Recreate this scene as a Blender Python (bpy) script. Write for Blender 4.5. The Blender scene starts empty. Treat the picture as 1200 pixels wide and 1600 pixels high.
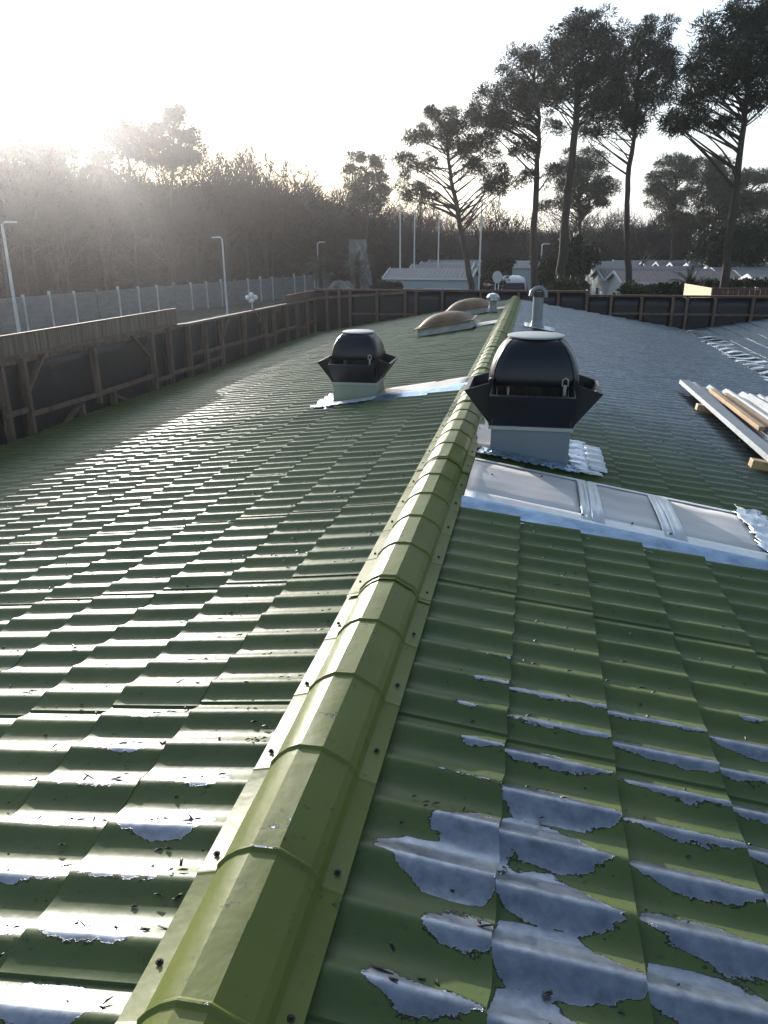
import bpy, bmesh, math, random
import numpy as np
from mathutils import Vector, Matrix
R = math.radians
random.seed(7); rng = np.random.default_rng(7)
S = bpy.context.scene
COL = S.collection
# ------------------------------------------------------------------ camera
CAMP = Vector((0.5444, 0.0, 1.43))
YAW, PITCH, ROLL = R(10.959), R(19.432), R(-0.196)
fwd = Vector((-math.sin(YAW)*math.cos(PITCH), math.cos(YAW)*math.cos(PITCH), -math.sin(PITCH)))
rgt = Vector((math.cos(YAW), math.sin(YAW), 0)); upv = rgt.cross(fwd)
rgt = (rgt*math.cos(ROLL) + upv*math.sin(ROLL)).normalized(); upv = rgt.cross(fwd)
cam = bpy.data.cameras.new('camera'); cam.sensor_fit = 'VERTICAL'; cam.sensor_height = 36; cam.lens = 36*1185/1600
cam.clip_start = .05; cam.clip_end = 3000
co = bpy.data.objects.new('camera', cam); COL.objects.link(co)
co.matrix_world = Matrix(((rgt.x, upv.x, -fwd.x, CAMP.x), (rgt.y, upv.y, -fwd.y, CAMP.y), (rgt.z, upv.z, -fwd.z, CAMP.z), (0, 0, 0, 1)))
S.camera = co
# ------------------------------------------------------------------ sun, sky, exposure
SUN_AZ, SUN_EL = 33.5, 12.0           # degrees left of +Y, above the horizon
sd = Vector((-math.sin(R(SUN_AZ))*math.cos(R(SUN_EL)), math.cos(R(SUN_AZ))*math.cos(R(SUN_EL)), math.sin(R(SUN_EL))))
sl = bpy.data.lights.new('sun', 'SUN'); sl.energy = 4.2; sl.angle = R(.6); sl.color = (1, .95, .87)
so = bpy.data.objects.new('sun', sl); COL.objects.link(so)
so.rotation_euler = sd.to_track_quat('Z', 'Y').to_euler()
w = bpy.data.worlds.new('World'); S.world = w; w.use_nodes = True
nt = w.node_tree; N = nt.nodes; Lk = nt.links
bg = N['Background']
sky = N.new('ShaderNodeTexSky'); sky.sky_type = 'NISHITA'; sky.sun_disc = False
sky.sun_elevation = R(SUN_EL); sky.sun_rotation = R(-SUN_AZ); sky.air_density = 1.0; sky.dust_density = 1.6; sky.altitude = 20
tc = N.new('ShaderNodeTexCoord')
mp = N.new('ShaderNodeMapping'); mp.inputs['Scale'].default_value = (1, 1, 3.2)
cn = N.new('ShaderNodeTexNoise'); cn.inputs['Scale'].default_value = 2.2; cn.inputs['Detail'].default_value = 7; cn.inputs['Roughness'].default_value = .55
cr = N.new('ShaderNodeValToRGB'); cr.color_ramp.elements[0].position = .32; cr.color_ramp.elements[1].position = .60
mx = N.new('ShaderNodeMix'); mx.data_type = 'RGBA'
cm = N.new('ShaderNodeMath'); cm.operation = 'MULTIPLY'; cm.inputs[1].default_value = .85
gain = N.new('ShaderNodeMix'); gain.data_type = 'RGBA'; gain.inputs[0].default_value = .8
gain.inputs[7].default_value = (3.0, 3.6, 4.35, 1)
Lk.new(sky.outputs[0], gain.inputs[6])
Lk.new(tc.outputs['Generated'], mp.inputs[0]); Lk.new(mp.outputs[0], cn.inputs['Vector']); Lk.new(cn.outputs[0], cr.inputs[0])
gd = N.new('ShaderNodeVectorMath'); gd.operation = 'DOT_PRODUCT'; gd.inputs[1].default_value = tuple(sd)
mr = N.new('ShaderNodeMapRange'); mr.inputs['From Min'].default_value = .1; mr.inputs['From Max'].default_value = .95; mr.inputs['To Min'].default_value = .12; mr.inputs['To Max'].default_value = 1.25
Lk.new(tc.outputs['Generated'], gd.inputs[0]); Lk.new(gd.outputs['Value'], mr.inputs['Value'])
cm2 = N.new('ShaderNodeMath'); cm2.operation = 'MULTIPLY'; cm2.use_clamp = True
Lk.new(cr.outputs[0], cm2.inputs[0]); Lk.new(mr.outputs[0], cm2.inputs[1])
sz = N.new('ShaderNodeSeparateXYZ'); Lk.new(tc.outputs['Generated'], sz.inputs[0])
lowr = N.new('ShaderNodeMapRange'); lowr.inputs['From Min'].default_value = .02; lowr.inputs['From Max'].default_value = .40; lowr.inputs['To Min'].default_value = 1.05; lowr.inputs['To Max'].default_value = 0
Lk.new(sz.outputs['Z'], lowr.inputs['Value'])
mxm = N.new('ShaderNodeMath'); mxm.operation = 'MAXIMUM'; Lk.new(cm2.outputs[0], mxm.inputs[0]); Lk.new(lowr.outputs[0], mxm.inputs[1]); Lk.new(mxm.outputs[0], cm.inputs[0])
glow = N.new('ShaderNodeMapRange'); glow.inputs['From Min'].default_value = .55; glow.inputs['From Max'].default_value = 1.0; glow.inputs['To Min'].default_value = 1.0; glow.inputs['To Max'].default_value = 2.6
glow.interpolation_type = 'SMOOTHSTEP'; Lk.new(gd.outputs['Value'], glow.inputs['Value'])
gsc = N.new('ShaderNodeVectorMath'); gsc.operation = 'SCALE'; Lk.new(gain.outputs[2], gsc.inputs[0]); Lk.new(glow.outputs[0], gsc.inputs['Scale']); 
Lk.new(cm.outputs[0], mx.inputs[0]); Lk.new(sky.outputs[0], mx.inputs[6]); Lk.new(gsc.outputs[0], mx.inputs[7])
Lk.new(mx.outputs[2], bg.inputs[0]); bg.inputs[1].default_value = .13
S.view_settings.view_transform = 'Standard'; S.view_settings.look = 'None'; S.view_settings.exposure = .75; S.view_settings.gamma = 1
S.render.engine = 'CYCLES'
S.cycles.max_bounces = 6; S.cycles.transparent_max_bounces = 16; S.cycles.volume_bounces = 0
GZ = -3.37                                                     # ground level
aL, aR = R(10.03), R(9.43)                                     # roof pitches
def ray(px, py): return fwd + rgt*((px-600)/1185) + upv*((800-py)/1185)
def W(px, py, Y):                                              # point of the vertical plane y = Y
    d = ray(px, py); return CAMP + d*((Y-CAMP.y)/d.y)
def G(px, py, z=GZ):                                           # point of the level z
    d = ray(px, py); return CAMP + d*((z-CAMP.z)/d.z)
DZ = -.038                                                     # base plane of the tile sheets; their crests reach z = 0
def onroof(x): return DZ+.027-abs(x)*math.tan(aL if x < 0 else aR)
# ------------------------------------------------------------------ materials
def mat(name, col, rough=.6, metal=0, var=.25, scale=6, bump=0, bscale=40, coat=0, stretch=(1, 1, 1), trans=0, spec=.5):
    m = bpy.data.materials.new(name); m.use_nodes = True; t = m.node_tree; n = t.nodes; b = n['Principled BSDF']
    b.inputs['Roughness'].default_value = rough; b.inputs['Metallic'].default_value = metal; b.inputs['Specular IOR Level'].default_value = spec
    if coat: b.inputs['Coat Weight'].default_value = coat; b.inputs['Coat Roughness'].default_value = .15
    if trans: b.inputs['Transmission Weight'].default_value = trans
    c = n.new('ShaderNodeTexCoord'); mpp = n.new('ShaderNodeMapping'); mpp.inputs['Scale'].default_value = stretch
    ns = n.new('ShaderNodeTexNoise'); ns.inputs['Scale'].default_value = scale; ns.inputs['Detail'].default_value = 6; ns.inputs['Roughness'].default_value = .6
    t.links.new(c.outputs['Object'], mpp.inputs[0]); t.links.new(mpp.outputs[0], ns.inputs['Vector'])
    r = n.new('ShaderNodeValToRGB'); r.color_ramp.elements[0].position = .3; r.color_ramp.elements[1].position = .7
    r.color_ramp.elements[0].color = tuple(max(0, x*(1-var)) for x in col)+(1,)
    r.color_ramp.elements[1].color = tuple(min(1, x*(1+var)) for x in col)+(1,)
    t.links.new(ns.outputs[0], r.inputs[0]); t.links.new(r.outputs[0], b.inputs['Base Color'])
    if bump:
        bn = n.new('ShaderNodeTexNoise'); bn.inputs['Scale'].default_value = bscale; bn.inputs['Detail'].default_value = 5
        t.links.new(mpp.outputs[0], bn.inputs['Vector'])
        bp = n.new('ShaderNodeBump'); bp.inputs['Strength'].default_value = bump; bp.inputs['Distance'].default_value = .02
        t.links.new(bn.outputs[0], bp.inputs['Height']); t.links.new(bp.outputs[0], b.inputs['Normal'])
    return m
def peel_mat(name='peeling_green_paint', lo=(.056, .088, .028, 1), hi=(.108, .136, .042, 1)):
    """green paint on galvanised steel; the mesh attribute 'peel' says where the paint has come off"""
    m = bpy.data.materials.new(name); m.use_nodes = True; t = m.node_tree; n = t.nodes; l = t.links; b = n['Principled BSDF']
    c = n.new('ShaderNodeTexCoord')
    def noise(sc, det=6, st=(1, 1, 1), rg=.6):
        mpp = n.new('ShaderNodeMapping'); mpp.inputs['Scale'].default_value = st
        q = n.new('ShaderNodeTexNoise'); q.inputs['Scale'].default_value = sc; q.inputs['Detail'].default_value = det; q.inputs['Roughness'].default_value = rg
        l.new(c.outputs['Object'], mpp.inputs[0]); l.new(mpp.outputs[0], q.inputs['Vector']); return q.outputs[0]
    def math_(op, a, bb=None, cl=False):
        q = n.new('ShaderNodeMath'); q.operation = op; q.use_clamp = cl
        for i, v in enumerate((a, bb)):
            if v is None: continue
            if isinstance(v, (int, float)): q.inputs[i].default_value = v
            else: l.new(v, q.inputs[i])
        return q.outputs[0]
    def mixc(f, a, bb):
        q = n.new('ShaderNodeMix'); q.data_type = 'RGBA'
        l.new(f, q.inputs[0])
        for i, v in ((6, a), (7, bb)):
            if isinstance(v, tuple): q.inputs[i].default_value = v+(1,)
            else: l.new(v, q.inputs[i])
        return q.outputs[2]
    at = n.new('ShaderNodeAttribute'); at.attribute_name = 'peel'
    big = noise(5.5, 8, (.75, 1.5, 1), .66); fine = noise(60, 4)
    s = math_('ADD', at.outputs['Fac'], math_('MULTIPLY', math_('SUBTRACT', big, .5), 1.5))
    s = math_('ADD', s, math_('MULTIPLY', math_('SUBTRACT', fine, .5), .32))
    aw = n.new('ShaderNodeAttribute'); aw.attribute_name = 'worn_sheen'
    mask0 = math_('MULTIPLY', math_('SUBTRACT', s, .5), 60, True)
    wear_sheen = math_('MULTIPLY', math_('ADD', math_('MULTIPLY', math_('SUBTRACT', noise(18, 8, (.5, 2, 1), .7), .5), 2.0), .8), aw.outputs['Fac'], True)  # smooth blend to bare zinc: weathering plus sky reflection put into the colour
    mask = math_('MAXIMUM', mask0, wear_sheen)
    rim = math_('MULTIPLY', math_('SUBTRACT', s, .444), 60, True)          # lifted dirty edge of the paint film
    wr = n.new('ShaderNodeValToRGB'); wr.color_ramp.elements[0].position = .3; wr.color_ramp.elements[1].position = .75
    wr.color_ramp.elements[0].color = lo; wr.color_ramp.elements[1].color = hi
    l.new(noise(1.6, 6), wr.inputs[0])
    dirt = math_('MULTIPLY', math_('SUBTRACT', noise(30, 7, (1, 1, 1), .7), .60), 9, True)
    paint = mixc(dirt, wr.outputs[0], (.035, .045, .025))
    zr = n.new('ShaderNodeValToRGB'); zr.color_ramp.elements[0].position = .3; zr.color_ramp.elements[1].position = .7
    zr.color_ramp.elements[0].color = (.18, .20, .245, 1); zr.color_ramp.elements[1].color = (.34, .37, .42, 1)
    l.new(noise(22, 6), zr.inputs[0])
    edge = mixc(rim, paint, (.022, .028, .014))
    l.new(mixc(mask, edge, zr.outputs[0]), b.inputs['Base Color'])
    l.new(math_('ADD', math_('MULTIPLY', mask, .3), .24), b.inputs['Specular IOR Level'])
    l.new(math_('MULTIPLY', mask, .85), b.inputs['Metallic'])
    rg = math_('ADD', math_('MULTIPLY', noise(3, 6), .16), .37)
    l.new(math_('ADD', rg, math_('MULTIPLY', mask, -.15)), b.inputs['Roughness'])
    bp = n.new('ShaderNodeBump'); bp.inputs['Strength'].default_value = .6; bp.inputs['Distance'].default_value = .004
    hh = math_('ADD', math_('MULTIPLY', mask, -1.0), math_('MULTIPLY', noise(7, 3), 1.5))
    hh = math_('ADD', hh, math_('MULTIPLY', fine, .12))
    l.new(hh, bp.inputs['Height']); l.new(bp.outputs[0], b.inputs['Normal'])
    return m
M = dict(
    paint=peel_mat(),
    capsunlit=peel_mat('sunlit_cap_paint', (.102, .128, .026, 1), (.152, .172, .036, 1)),  # roof paint lightened and yellowed: sunlight on the caps put into the colour
    screw=mat('screw_dark', (.03, .03, .028), .5, .4),
    black=mat('black_plastic', (.006, .008, .014), .30, 0, .2, 3, .05, 20),
    blackflap=mat('dark_louvre_metal', (.012, .013, .017), .45, 0, .3, 5, .05, 30),
    lid=mat('pale_grey_lid', (.42, .43, .42), .45, .2, .08),
    curb_blue=mat('grey_painted_curb', (.20, .23, .25), .5, .1, .08, 2),
    curb_green=mat('pale_green_curb', (.33, .36, .28), .5, .1, .08, 2),
    motor=mat('motor_brown', (.05, .042, .036), .5, .3, .5, 14),
    steel=mat('bright_steel', (.6, .6, .6), .3, .9, .1),
    foilsky=mat('sky_tinted_foil', (.40, .52, .66), .3, .8, .25, 6, .3, 12),  # blue tint: reflected sky put into the foil colour
    foil=mat('crumpled_foil', (.66, .70, .76), .25, .92, .1, 8, .35, 9),
    foilflat=mat('aluminium_tape', (.72, .74, .76), .45, .5, .12, 5, .2, 8),
    sheetm=mat('dull_flat_sheet', (.50, .47, .45), .42, .35, .22, 2.5, .25, 3),
    polyc=mat('milky_rooflight_sheet', (.60, .57, .56), .5, 0, .22, 2.2, .35, 3.5, stretch=(.35, 1.6, 1)),
    concrete=mat('fibre_curb', (.42, .42, .40), .7, 0, .25, 7),
    dome=mat('brown_tinted_acrylic', (.17, .105, .06), .5, 0, .35, 3.5, .05, spec=.2),
    galv=mat('galvanised_sheet', (.23, .25, .27), .45, .5, .15, 7),
    whitesheet=mat('white_coated_sheet', (.62, .62, .61), .4, .1, .08, 5),
    wood=mat('grey_brown_timber', (.150, .098, .072), .75, 0, .35, 9, .3, 30, stretch=(1, 1, .25)),
    woodpale=mat('fresh_timber', (.48, .31, .16), .6, 0, .3, 9, .2, 30, stretch=(1, .2, 1)),
    woodboard=mat('weathered_boards', (.17, .125, .10), .75, 0, .45, 5, .3, 30, stretch=(1, 3.5, .12)),
    woodred=mat('brown_stained_boards', (.115, .055, .042), .7, 0, .35, 6, .2, 30, stretch=(2.5, 2.5, .15)),
    ply=mat('new_plywood', (.70, .50, .26), .55, 0, .12, 6, stretch=(3, 3, .3)),
    tarp=mat('black_sheeting', (.012, .013, .019), .42, 0, .3, 3, .25, 9),
    bark=mat('pine_bark', (.055, .040, .032), .9, 0, .45, 3, .6, 14, stretch=(1, 1, .3)),
    barkgrey=mat('grey_bark', (.045, .038, .036), .9, 0, .3, 3),
    needles=mat('pine_needles', (.024, .042, .018), .6, 0, .5, .7),
    leaves=mat('dark_evergreen_leaves', (.022, .040, .014), .5, 0, .5, 1.2),
    leafpale=mat('hedge_leaves', (.055, .065, .028), .6, 0, .5, 1.2),
    twig=mat('bare_twigs', (.036, .031, .034), .85, 0, .3, .5),
    brush=mat('brown_undergrowth', (.021, .018, .019), .9, 0, .5, .4),
    grass=mat('winter_grass', (.055, .060, .032), .9, 0, .4, .35),
    asphalt=mat('asphalt', (.075, .072, .072), .85, 0, .2, 1.5),
    concpanel=mat('grey_concrete_panels', (.17, .175, .18), .8, 0, .25, 1.5, stretch=(1, 1, 3)),
    white=mat('white_paint', (.72, .73, .73), .4, 0, .04),
    wallw=mat('cream_cladding', (.60, .61, .61), .6, 0, .06, 1),
    wallb=mat('pale_blue_cladding', (.44, .50, .53), .6, 0, .06, 1),
    wallg=mat('grey_cladding', (.25, .27, .28), .6, 0, .06, 1),
    rooft=mat('red_brown_sheet_tiles', (.15, .085, .08), .5, 0, .2, 4),
    roofd=mat('dark_sheet_tiles', (.07, .07, .078), .55, 0, .15, 4),
    roofg=mat('grey_sheet_tiles', (.13, .135, .145), .55, 0, .15, 4),
    glass=mat('dark_window_glass', (.02, .025, .03), .08, 0, .1),
    pole=mat('pole_paint', (.60, .61, .62), .4, .2, .05),
    rock=mat('pale_mottled_rock', (.20, .19, .185), .85, 0, .75, 2.2, .8, 4),
    globe=mat('opal_globe', (.78, .78, .76), .25, 0, .03),
    wallr=mat('rendered_building_wall', (.45, .43, .40), .8, 0, .1, 2),
)
# ------------------------------------------------------------------ helpers
def link(o, parent=None):
    COL.objects.link(o)
    if parent: o.parent = parent
    return o
def tag(o, label=None, cat=None, group=None, kind=None):
    if label: o['label'] = label
    if cat: o['category'] = cat
    if group: o['group'] = group
    if kind: o['kind'] = kind
    return o
def empty(name, loc=(0, 0, 0), rz=0, label=None, cat=None, group=None):
    o = bpy.data.objects.new(name, None); o.location = loc; o.rotation_euler = (0, 0, rz); o.empty_display_size = .2
    link(o); return tag(o, label, cat, group)
def npmesh(name, verts, faces, m, parent=None, smooth=False, peel=None, loc=(0, 0, 0)):
    """faces: (n,3) or (n,4) array"""
    verts = np.asarray(verts, np.float32); faces = np.asarray(faces, np.int32)
    me = bpy.data.meshes.new(name); k = faces.shape[1]
    me.vertices.add(len(verts)); me.vertices.foreach_set('co', verts.ravel())
    me.loops.add(faces.size); me.loops.foreach_set('vertex_index', faces.ravel())
    me.polygons.add(len(faces)); me.polygons.foreach_set('loop_start', np.arange(0, faces.size, k, dtype=np.int32))
    me.polygons.foreach_set('use_smooth', np.full(len(faces), smooth))
    me.update(calc_edges=True); me.materials.append(m)
    if peel is not None:
        a = me.attributes.new('peel', 'FLOAT', 'POINT'); a.data.foreach_set('value', np.asarray(peel, np.float32))
    o = bpy.data.objects.new(name, me); o.location = loc
    return link(o, parent)
class MB:
    def __init__(s): s.v = []; s.f = []
    def add(s, vs, fs):
        b = len(s.v); s.v += [tuple(v) for v in vs]; s.f += [tuple(b+i for i in f) for f in fs]; return s
    def hexa(s, p):       # 8 points: bottom 0-3, top 4-7
        return s.add(p, [(3, 2, 1, 0), (4, 5, 6, 7), (0, 1, 5, 4), (1, 2, 6, 5), (2, 3, 7, 6), (3, 0, 4, 7)])
    def box(s, x0, x1, y0, y1, z0, z1):
        return s.hexa([(x0, y0, z0), (x1, y0, z0), (x1, y1, z0), (x0, y1, z0), (x0, y0, z1), (x1, y0, z1), (x1, y1, z1), (x0, y1, z1)])
    def bar(s, a, b, wd, ht, up=(0, 0, 1)):
        a = Vector(a); b = Vector(b); d = (b-a).normalized(); up = Vector(up)
        if abs(d.dot(up)) > .95: up = Vector((0, 1, 0))
        sx = d.cross(up).normalized()*wd/2; sz = sx.cross(d).normalized()*ht/2
        return s.hexa([a-sx-sz, a+sx-sz, b+sx-sz, b-sx-sz, a-sx+sz, a+sx+sz, b+sx+sz, b-sx+sz])
    def tube(s, pts, rad, n=8, cap=True):
        pts = [Vector(p) for p in pts]
        if isinstance(rad, (int, float)): rad = [rad]*len(pts)
        base = len(s.v); ref = None
        for i, p in enumerate(pts):
            d = (pts[min(i+1, len(pts)-1)]-pts[max(i-1, 0)]).normalized()
            if ref is None: ref = Vector((1, 0, 0)) if abs(d.x) < .8 else Vector((0, 1, 0))
            x = (ref - d*ref.dot(d)).normalized(); ref = x; y = d.cross(x)
            for k in range(n):
                a = 2*math.pi*k/n; s.v.append(tuple(p + (x*math.cos(a)+y*math.sin(a))*rad[i]))
        for i in range(len(pts)-1):
            for k in range(n):
                a = base+i*n+k; b = base+i*n+(k+1) % n; s.f.append((a, b, b+n, a+n))
        if cap:
            s.f.append(tuple(base+k for k in range(n))[::-1]); s.f.append(tuple(base+(len(pts)-1)*n+k for k in range(n)))
        return s
    def lathe(s, prof, n=16, c=(0, 0, 0), ex=1, sx=1, sy=1):   # prof: (r,z); ex>1 = squarer section
        base = len(s.v); c = Vector(c)
        for r, z in prof:
            for k in range(n):
                a = 2*math.pi*(k+.5)/n; ca, sa = math.cos(a), math.sin(a)
                q = (abs(ca)**(2*ex)+abs(sa)**(2*ex))**(1/(2*ex))
                s.v.append((c.x+sx*r*ca/q, c.y+sy*r*sa/q, c.z+z))
        for i in range(len(prof)-1):
            for k in range(n):
                a = base+i*n+k; b = base+i*n+(k+1) % n; s.f.append((a, b, b+n, a+n))
        s.f.append(tuple(base+k for k in range(n))[::-1]); s.f.append(tuple(base+(len(prof)-1)*n+k for k in range(n)))
        return s
    def build(s, name, m, parent=None, smooth=False, bevel=0, loc=None, crease=None, peel=None):
        me = bpy.data.meshes.new(name); me.from_pydata(s.v, [], s.f); me.materials.append(m)
        if peel is not None:
            a = me.attributes.new('peel', 'FLOAT', 'POINT'); a.data.foreach_set('value', np.full(len(s.v), peel, np.float32))
        if smooth:
            me.polygons.foreach_set('use_smooth', np.full(len(me.polygons), True))
            me.set_sharp_from_angle(angle=R(crease or 40))
        me.update(); o = bpy.data.objects.new(name, me); link(o, parent)
        if loc: o.location = loc
        if bevel:
            b = o.modifiers.new('bevel', 'BEVEL'); b.width = bevel; b.segments = 2; b.limit_method = 'ANGLE'
        return o
def copy_tree(o, parent=None):
    c = o.copy(); COL.objects.link(c); c.parent = parent
    for ch in [x for x in bpy.data.objects if x.parent == o]: copy_tree(ch, c)
    return c
# ------------------------------------------------------------------ the tiled steel roof
WAVE, ROW = .182, .353
YCREST = 1.195*1.43 - .182*10            # phase of the corrugation
def wave(y):
    t = (y-YCREST)/WAVE
    return 1-(np.sin(np.pi*t)**2+.004)**.68          # narrow crests, wide round troughs
def lap(y):                               # sheets 6 waves wide, each lapped over the nearer one
    s = ((y-2.16) / (6*WAVE)) % 1.0
    return .007*(1-s)
TT = (0, .05, .13, .25, .38, .5, .62, .75, .86, .94, .98, 1)
def slope(name, parent, u_first, nrows, ys, peelf, X0, Z0, sx, ang, ulim=None, A=.027, up=False, worn_sheenf=lambda x, y: 0*x+0*y):
    """rows of tiles running down slope from (X0,Z0); sx = -1 left / +1 right; u measured down the slope"""
    V = []; F = []; Pl = []; Wn = []; off = 0; ny = len(ys); wv = wave(ys)**1.0; lp = lap(ys)
    ca, sa = math.cos(ang), math.sin(ang)
    jit = np.stack([.0016*np.sin(ys*2.3+k_*1.9)+.0012*np.sin(ys*7.1+k_*4.1)+.0010*np.sin(ys*13.7+k_*2.7) for k_ in range(nrows+2)])
    def strip(u_list, h_list, k):
        nonlocal off
        nu = len(u_list)
        for i in range(nu):
            u = u_list[i] + np.zeros(ny)
            sc = (.012*(.5-wv) if u_list[i] > u_list[0]+1e-6 or len(u_list) == 2 else .012*(.5-wv))
            u = u+sc
            if ulim is not None: u = np.minimum(u, ulim(ys))
            h = A*wv*(1+.06*np.sin(ys*3.1+k*2.2)) + lp + h_list[i] + jit[k]*(1.2 if i else .4)
            x = X0 + sx*(u*ca + h*sa); z = Z0 - u*sa + h*ca
            if up: z = Z0 + u*sa + h*ca; x = X0 + sx*(u*ca - h*sa)
            V.append(np.stack([x, ys, z], 1)); Pl.append(peelf(x, ys, wv, (u_list[i]-u_first) / ROW)); Wn.append(worn_sheenf(x, ys))
        a = np.arange(nu-1)[:, None]*ny + np.arange(ny-1)[None, :] + off
        q = np.stack([a, a+1, a+1+ny, a+ny], -1).reshape(-1, 4)
        if (sx > 0) != up: q = q[:, ::-1]
        F.append(q); off += nu*ny
    edges = [u_first-ROW*1.35] + [u_first+ROW*k for k in range(nrows)]
    STEP = .022
    for k in range(nrows):
        a, b = edges[k], edges[k+1]; n = 6
        us = [a+(b-a)*t for t in TT]
        if up: hs = [STEP*(1-t) for t in TT]
        else: hs = [STEP*t**1.1 for t in TT]
        strip(us, hs, k)
        if k < nrows-1:
            strip([b, b], [hs[-1], STEP-hs[-1]], k)
    o = npmesh(name, np.concatenate(V), np.concatenate(F), M['paint'], parent, True, np.concatenate(Pl))
    at_ = o.data.attributes.new('worn_sheen', 'FLOAT', 'POINT'); at_.data.foreach_set('value', np.concatenate(Wn).astype(np.float32))
    return o
def ygrid(y0, y1, near=16, far=8, split=8.0):
    a0 = YCREST+WAVE*math.floor((y0-YCREST)/WAVE); ms = YCREST+WAVE*round((split-YCREST)/WAVE)
    ys = list(np.arange(a0, ms-1e-4, WAVE/near)) + list(np.arange(ms, y1-1e-3, WAVE/far)) + [y1]
    k0 = math.ceil((y0-2.16)/(6*WAVE)); yl = 2.16+6*WAVE*k0
    while yl < y1: ys += [yl-.0008, yl+.0008]; yl += 6*WAVE
    return np.array(sorted(ys))
def bump2(x, y, cx, cy, rx, ry): return np.exp(-(((x-cx)/rx)**2+((y-cy)/ry)**2)**1.5)
def sm(a, b, v): t = np.clip((v-a)/(b-a), 0, 1); return t*t*(3-2*t)
TILER = rng.random((60, 400, 3))
def tilep(y, r, k):
    ri = np.clip(np.floor(r+1.0+1e-6).astype(int)+0*y.astype(int), 0, 59); wi = np.floor((y-YCREST)/WAVE+.5).astype(int) % 400
    return TILER[ri, wi, k]
def lens(y, r, far, near, sz):
    """wear that centres on each crest and stays inside one tile: wide near the upper step, thin at the lower edge"""
    fr = np.clip(r % 1.0 if not (isinstance(r, float) and abs(r-round(r)) < 1e-6) else 1.0, 0, 1) + 0*y
    ph = ((y-YCREST)/WAVE+.5) % 1-.5
    f = far*(1-fr)**.6*(.6+.4*np.sin(np.pi*np.minimum(fr*1.4, 1)))+.02
    n = near*np.maximum(np.sin(np.pi*fr), 0)**.6+.03
    ext = np.where(ph > 0, f, n)*sz
    return .5+1.9*(ext-np.abs(ph))
def peel_right(x, y, wv, r):
    q = tilep(y, r, 0); g = tilep(y, r, 1)
    near = 1-sm(1.70, 1.86, y+.16*(g-.5)-.05*sm(.8, 1.6, x)*0)
    mid = (1-sm(2.15, 2.75, y-.25*sm(.8, 1.8, x)))
    sz = near*(.80+.95*q) + (1-near)*mid*(.16+.50*q**2+.22*sm(.8, 1.7, x))
    p = np.where(sz > .02, lens(y, r, .60, .32, sz), -.5)
    p = np.where(sz < .12, p-.25*(1-sz/.12), p)
    p = p + near*.34*(np.sin(5.3*x+7.1*y+1)*np.sin(6.7*y-3.9*x+.6)+.55*np.sin(13*x-5*y)*np.sin(15*y+4*x))
    p = p - 1.1*(1-sm(.24, .38, x+.06*np.sin(y*17)))
    p = np.maximum(p, .86*bump2(x, y, .47, 1.60, .13, .17)+.02)
    p = np.maximum(p, .80*bump2(x, y, .40, .90, .20, .10)+.02)
    p = np.maximum(p, .30*bump2(x, y, 2.3, 4.6, .6, .8))
    return np.clip(p, -.6, 1.2)
def peel_left(x, y, wv, r):
    q = tilep(y, r, 0)
    near = 1-sm(1.5, 2.1, y); mid = 1-sm(3.2, 5.5, y)
    sz = near*(.65+.5*q) + (1-near)*mid*.5*q**1.5
    fr = (r % 1.0) if not abs(r-round(r)) < 1e-6 else 1.0
    ph = ((y-YCREST)/WAVE+.5) % 1-.5
    tap = max(math.sin(math.pi*min(max(fr, 0), 1)), 0)**.5
    ext = .28*tap*sz
    p = .5+2.2*(ext-np.abs(ph-.14))-.06*(1-near)
    p = np.where(sz > .05, p, -.4)
    return np.clip(p - .8*(1-sm(.20, .27, -x)), -.6, 1.1)
roof = empty('metal_roof', (0, 0, 0), 0, 'long low-pitched roof of green painted steel tile sheets, paint peeling near the camera, rounded cap along its ridge', 'roof')
def fence_x(y): return -6.66 + .048*(y-8)
ysL = ygrid(-1.2, 22.1); ysR = ygrid(-1.2, 22.1)
uL0 = .535/math.cos(aL)
slL = slope('roof_slope', roof, uL0, 19, ysL, peel_left, 0, DZ, -1, aL, lambda y: (-fence_x(y)-.06)/math.cos(aL))
tag(slL, 'left slope with sunlit wave crests and green paint')
uR0 = .53/math.cos(aR)
VALX = 4.53
slR = slope('roof_slope', roof, uR0, 13, ysR, peel_right, 0, DZ, 1, aR, lambda y: VALX/math.cos(aR)+0*y, worn_sheenf=lambda x, y: .92*sm(5.2, 10.0, y+.35*(x-1)))
tag(slR, 'right slope, shaded, with bare grey patches of peeled paint')
# walls below the roof
MB().box(-6.4, -6.25, -1.1, 21.9, GZ, -1.3).box(-6.25, 4.4, 21.75, 21.9, GZ, -1.35).box(-6.25, 4.4, -1.1, -.95, GZ, -1.35).build('wall', M['wallr'], roof)
# the roof that rises again beyond the valley
roof2 = empty('metal_roof', (VALX+.42, 0, 0), 0, 'grey-blue tile sheet roof rising to the right beyond the valley gutter', 'roof')
def peel_far(x, y, wv, r): return .1*wv + 0*y
s2 = slope('roof_slope', roof2, ROW*.5, 12, ygrid(4, 22.3, 8, 8), peel_far, 0, -.79, 1, R(9.3), up=True, worn_sheenf=lambda x, y: .92+0*x+0*y)
MB().box(.1, 4.0, 4.1, 22.2, GZ, -1.0).build('wall', M['wallr'], roof2)
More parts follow.
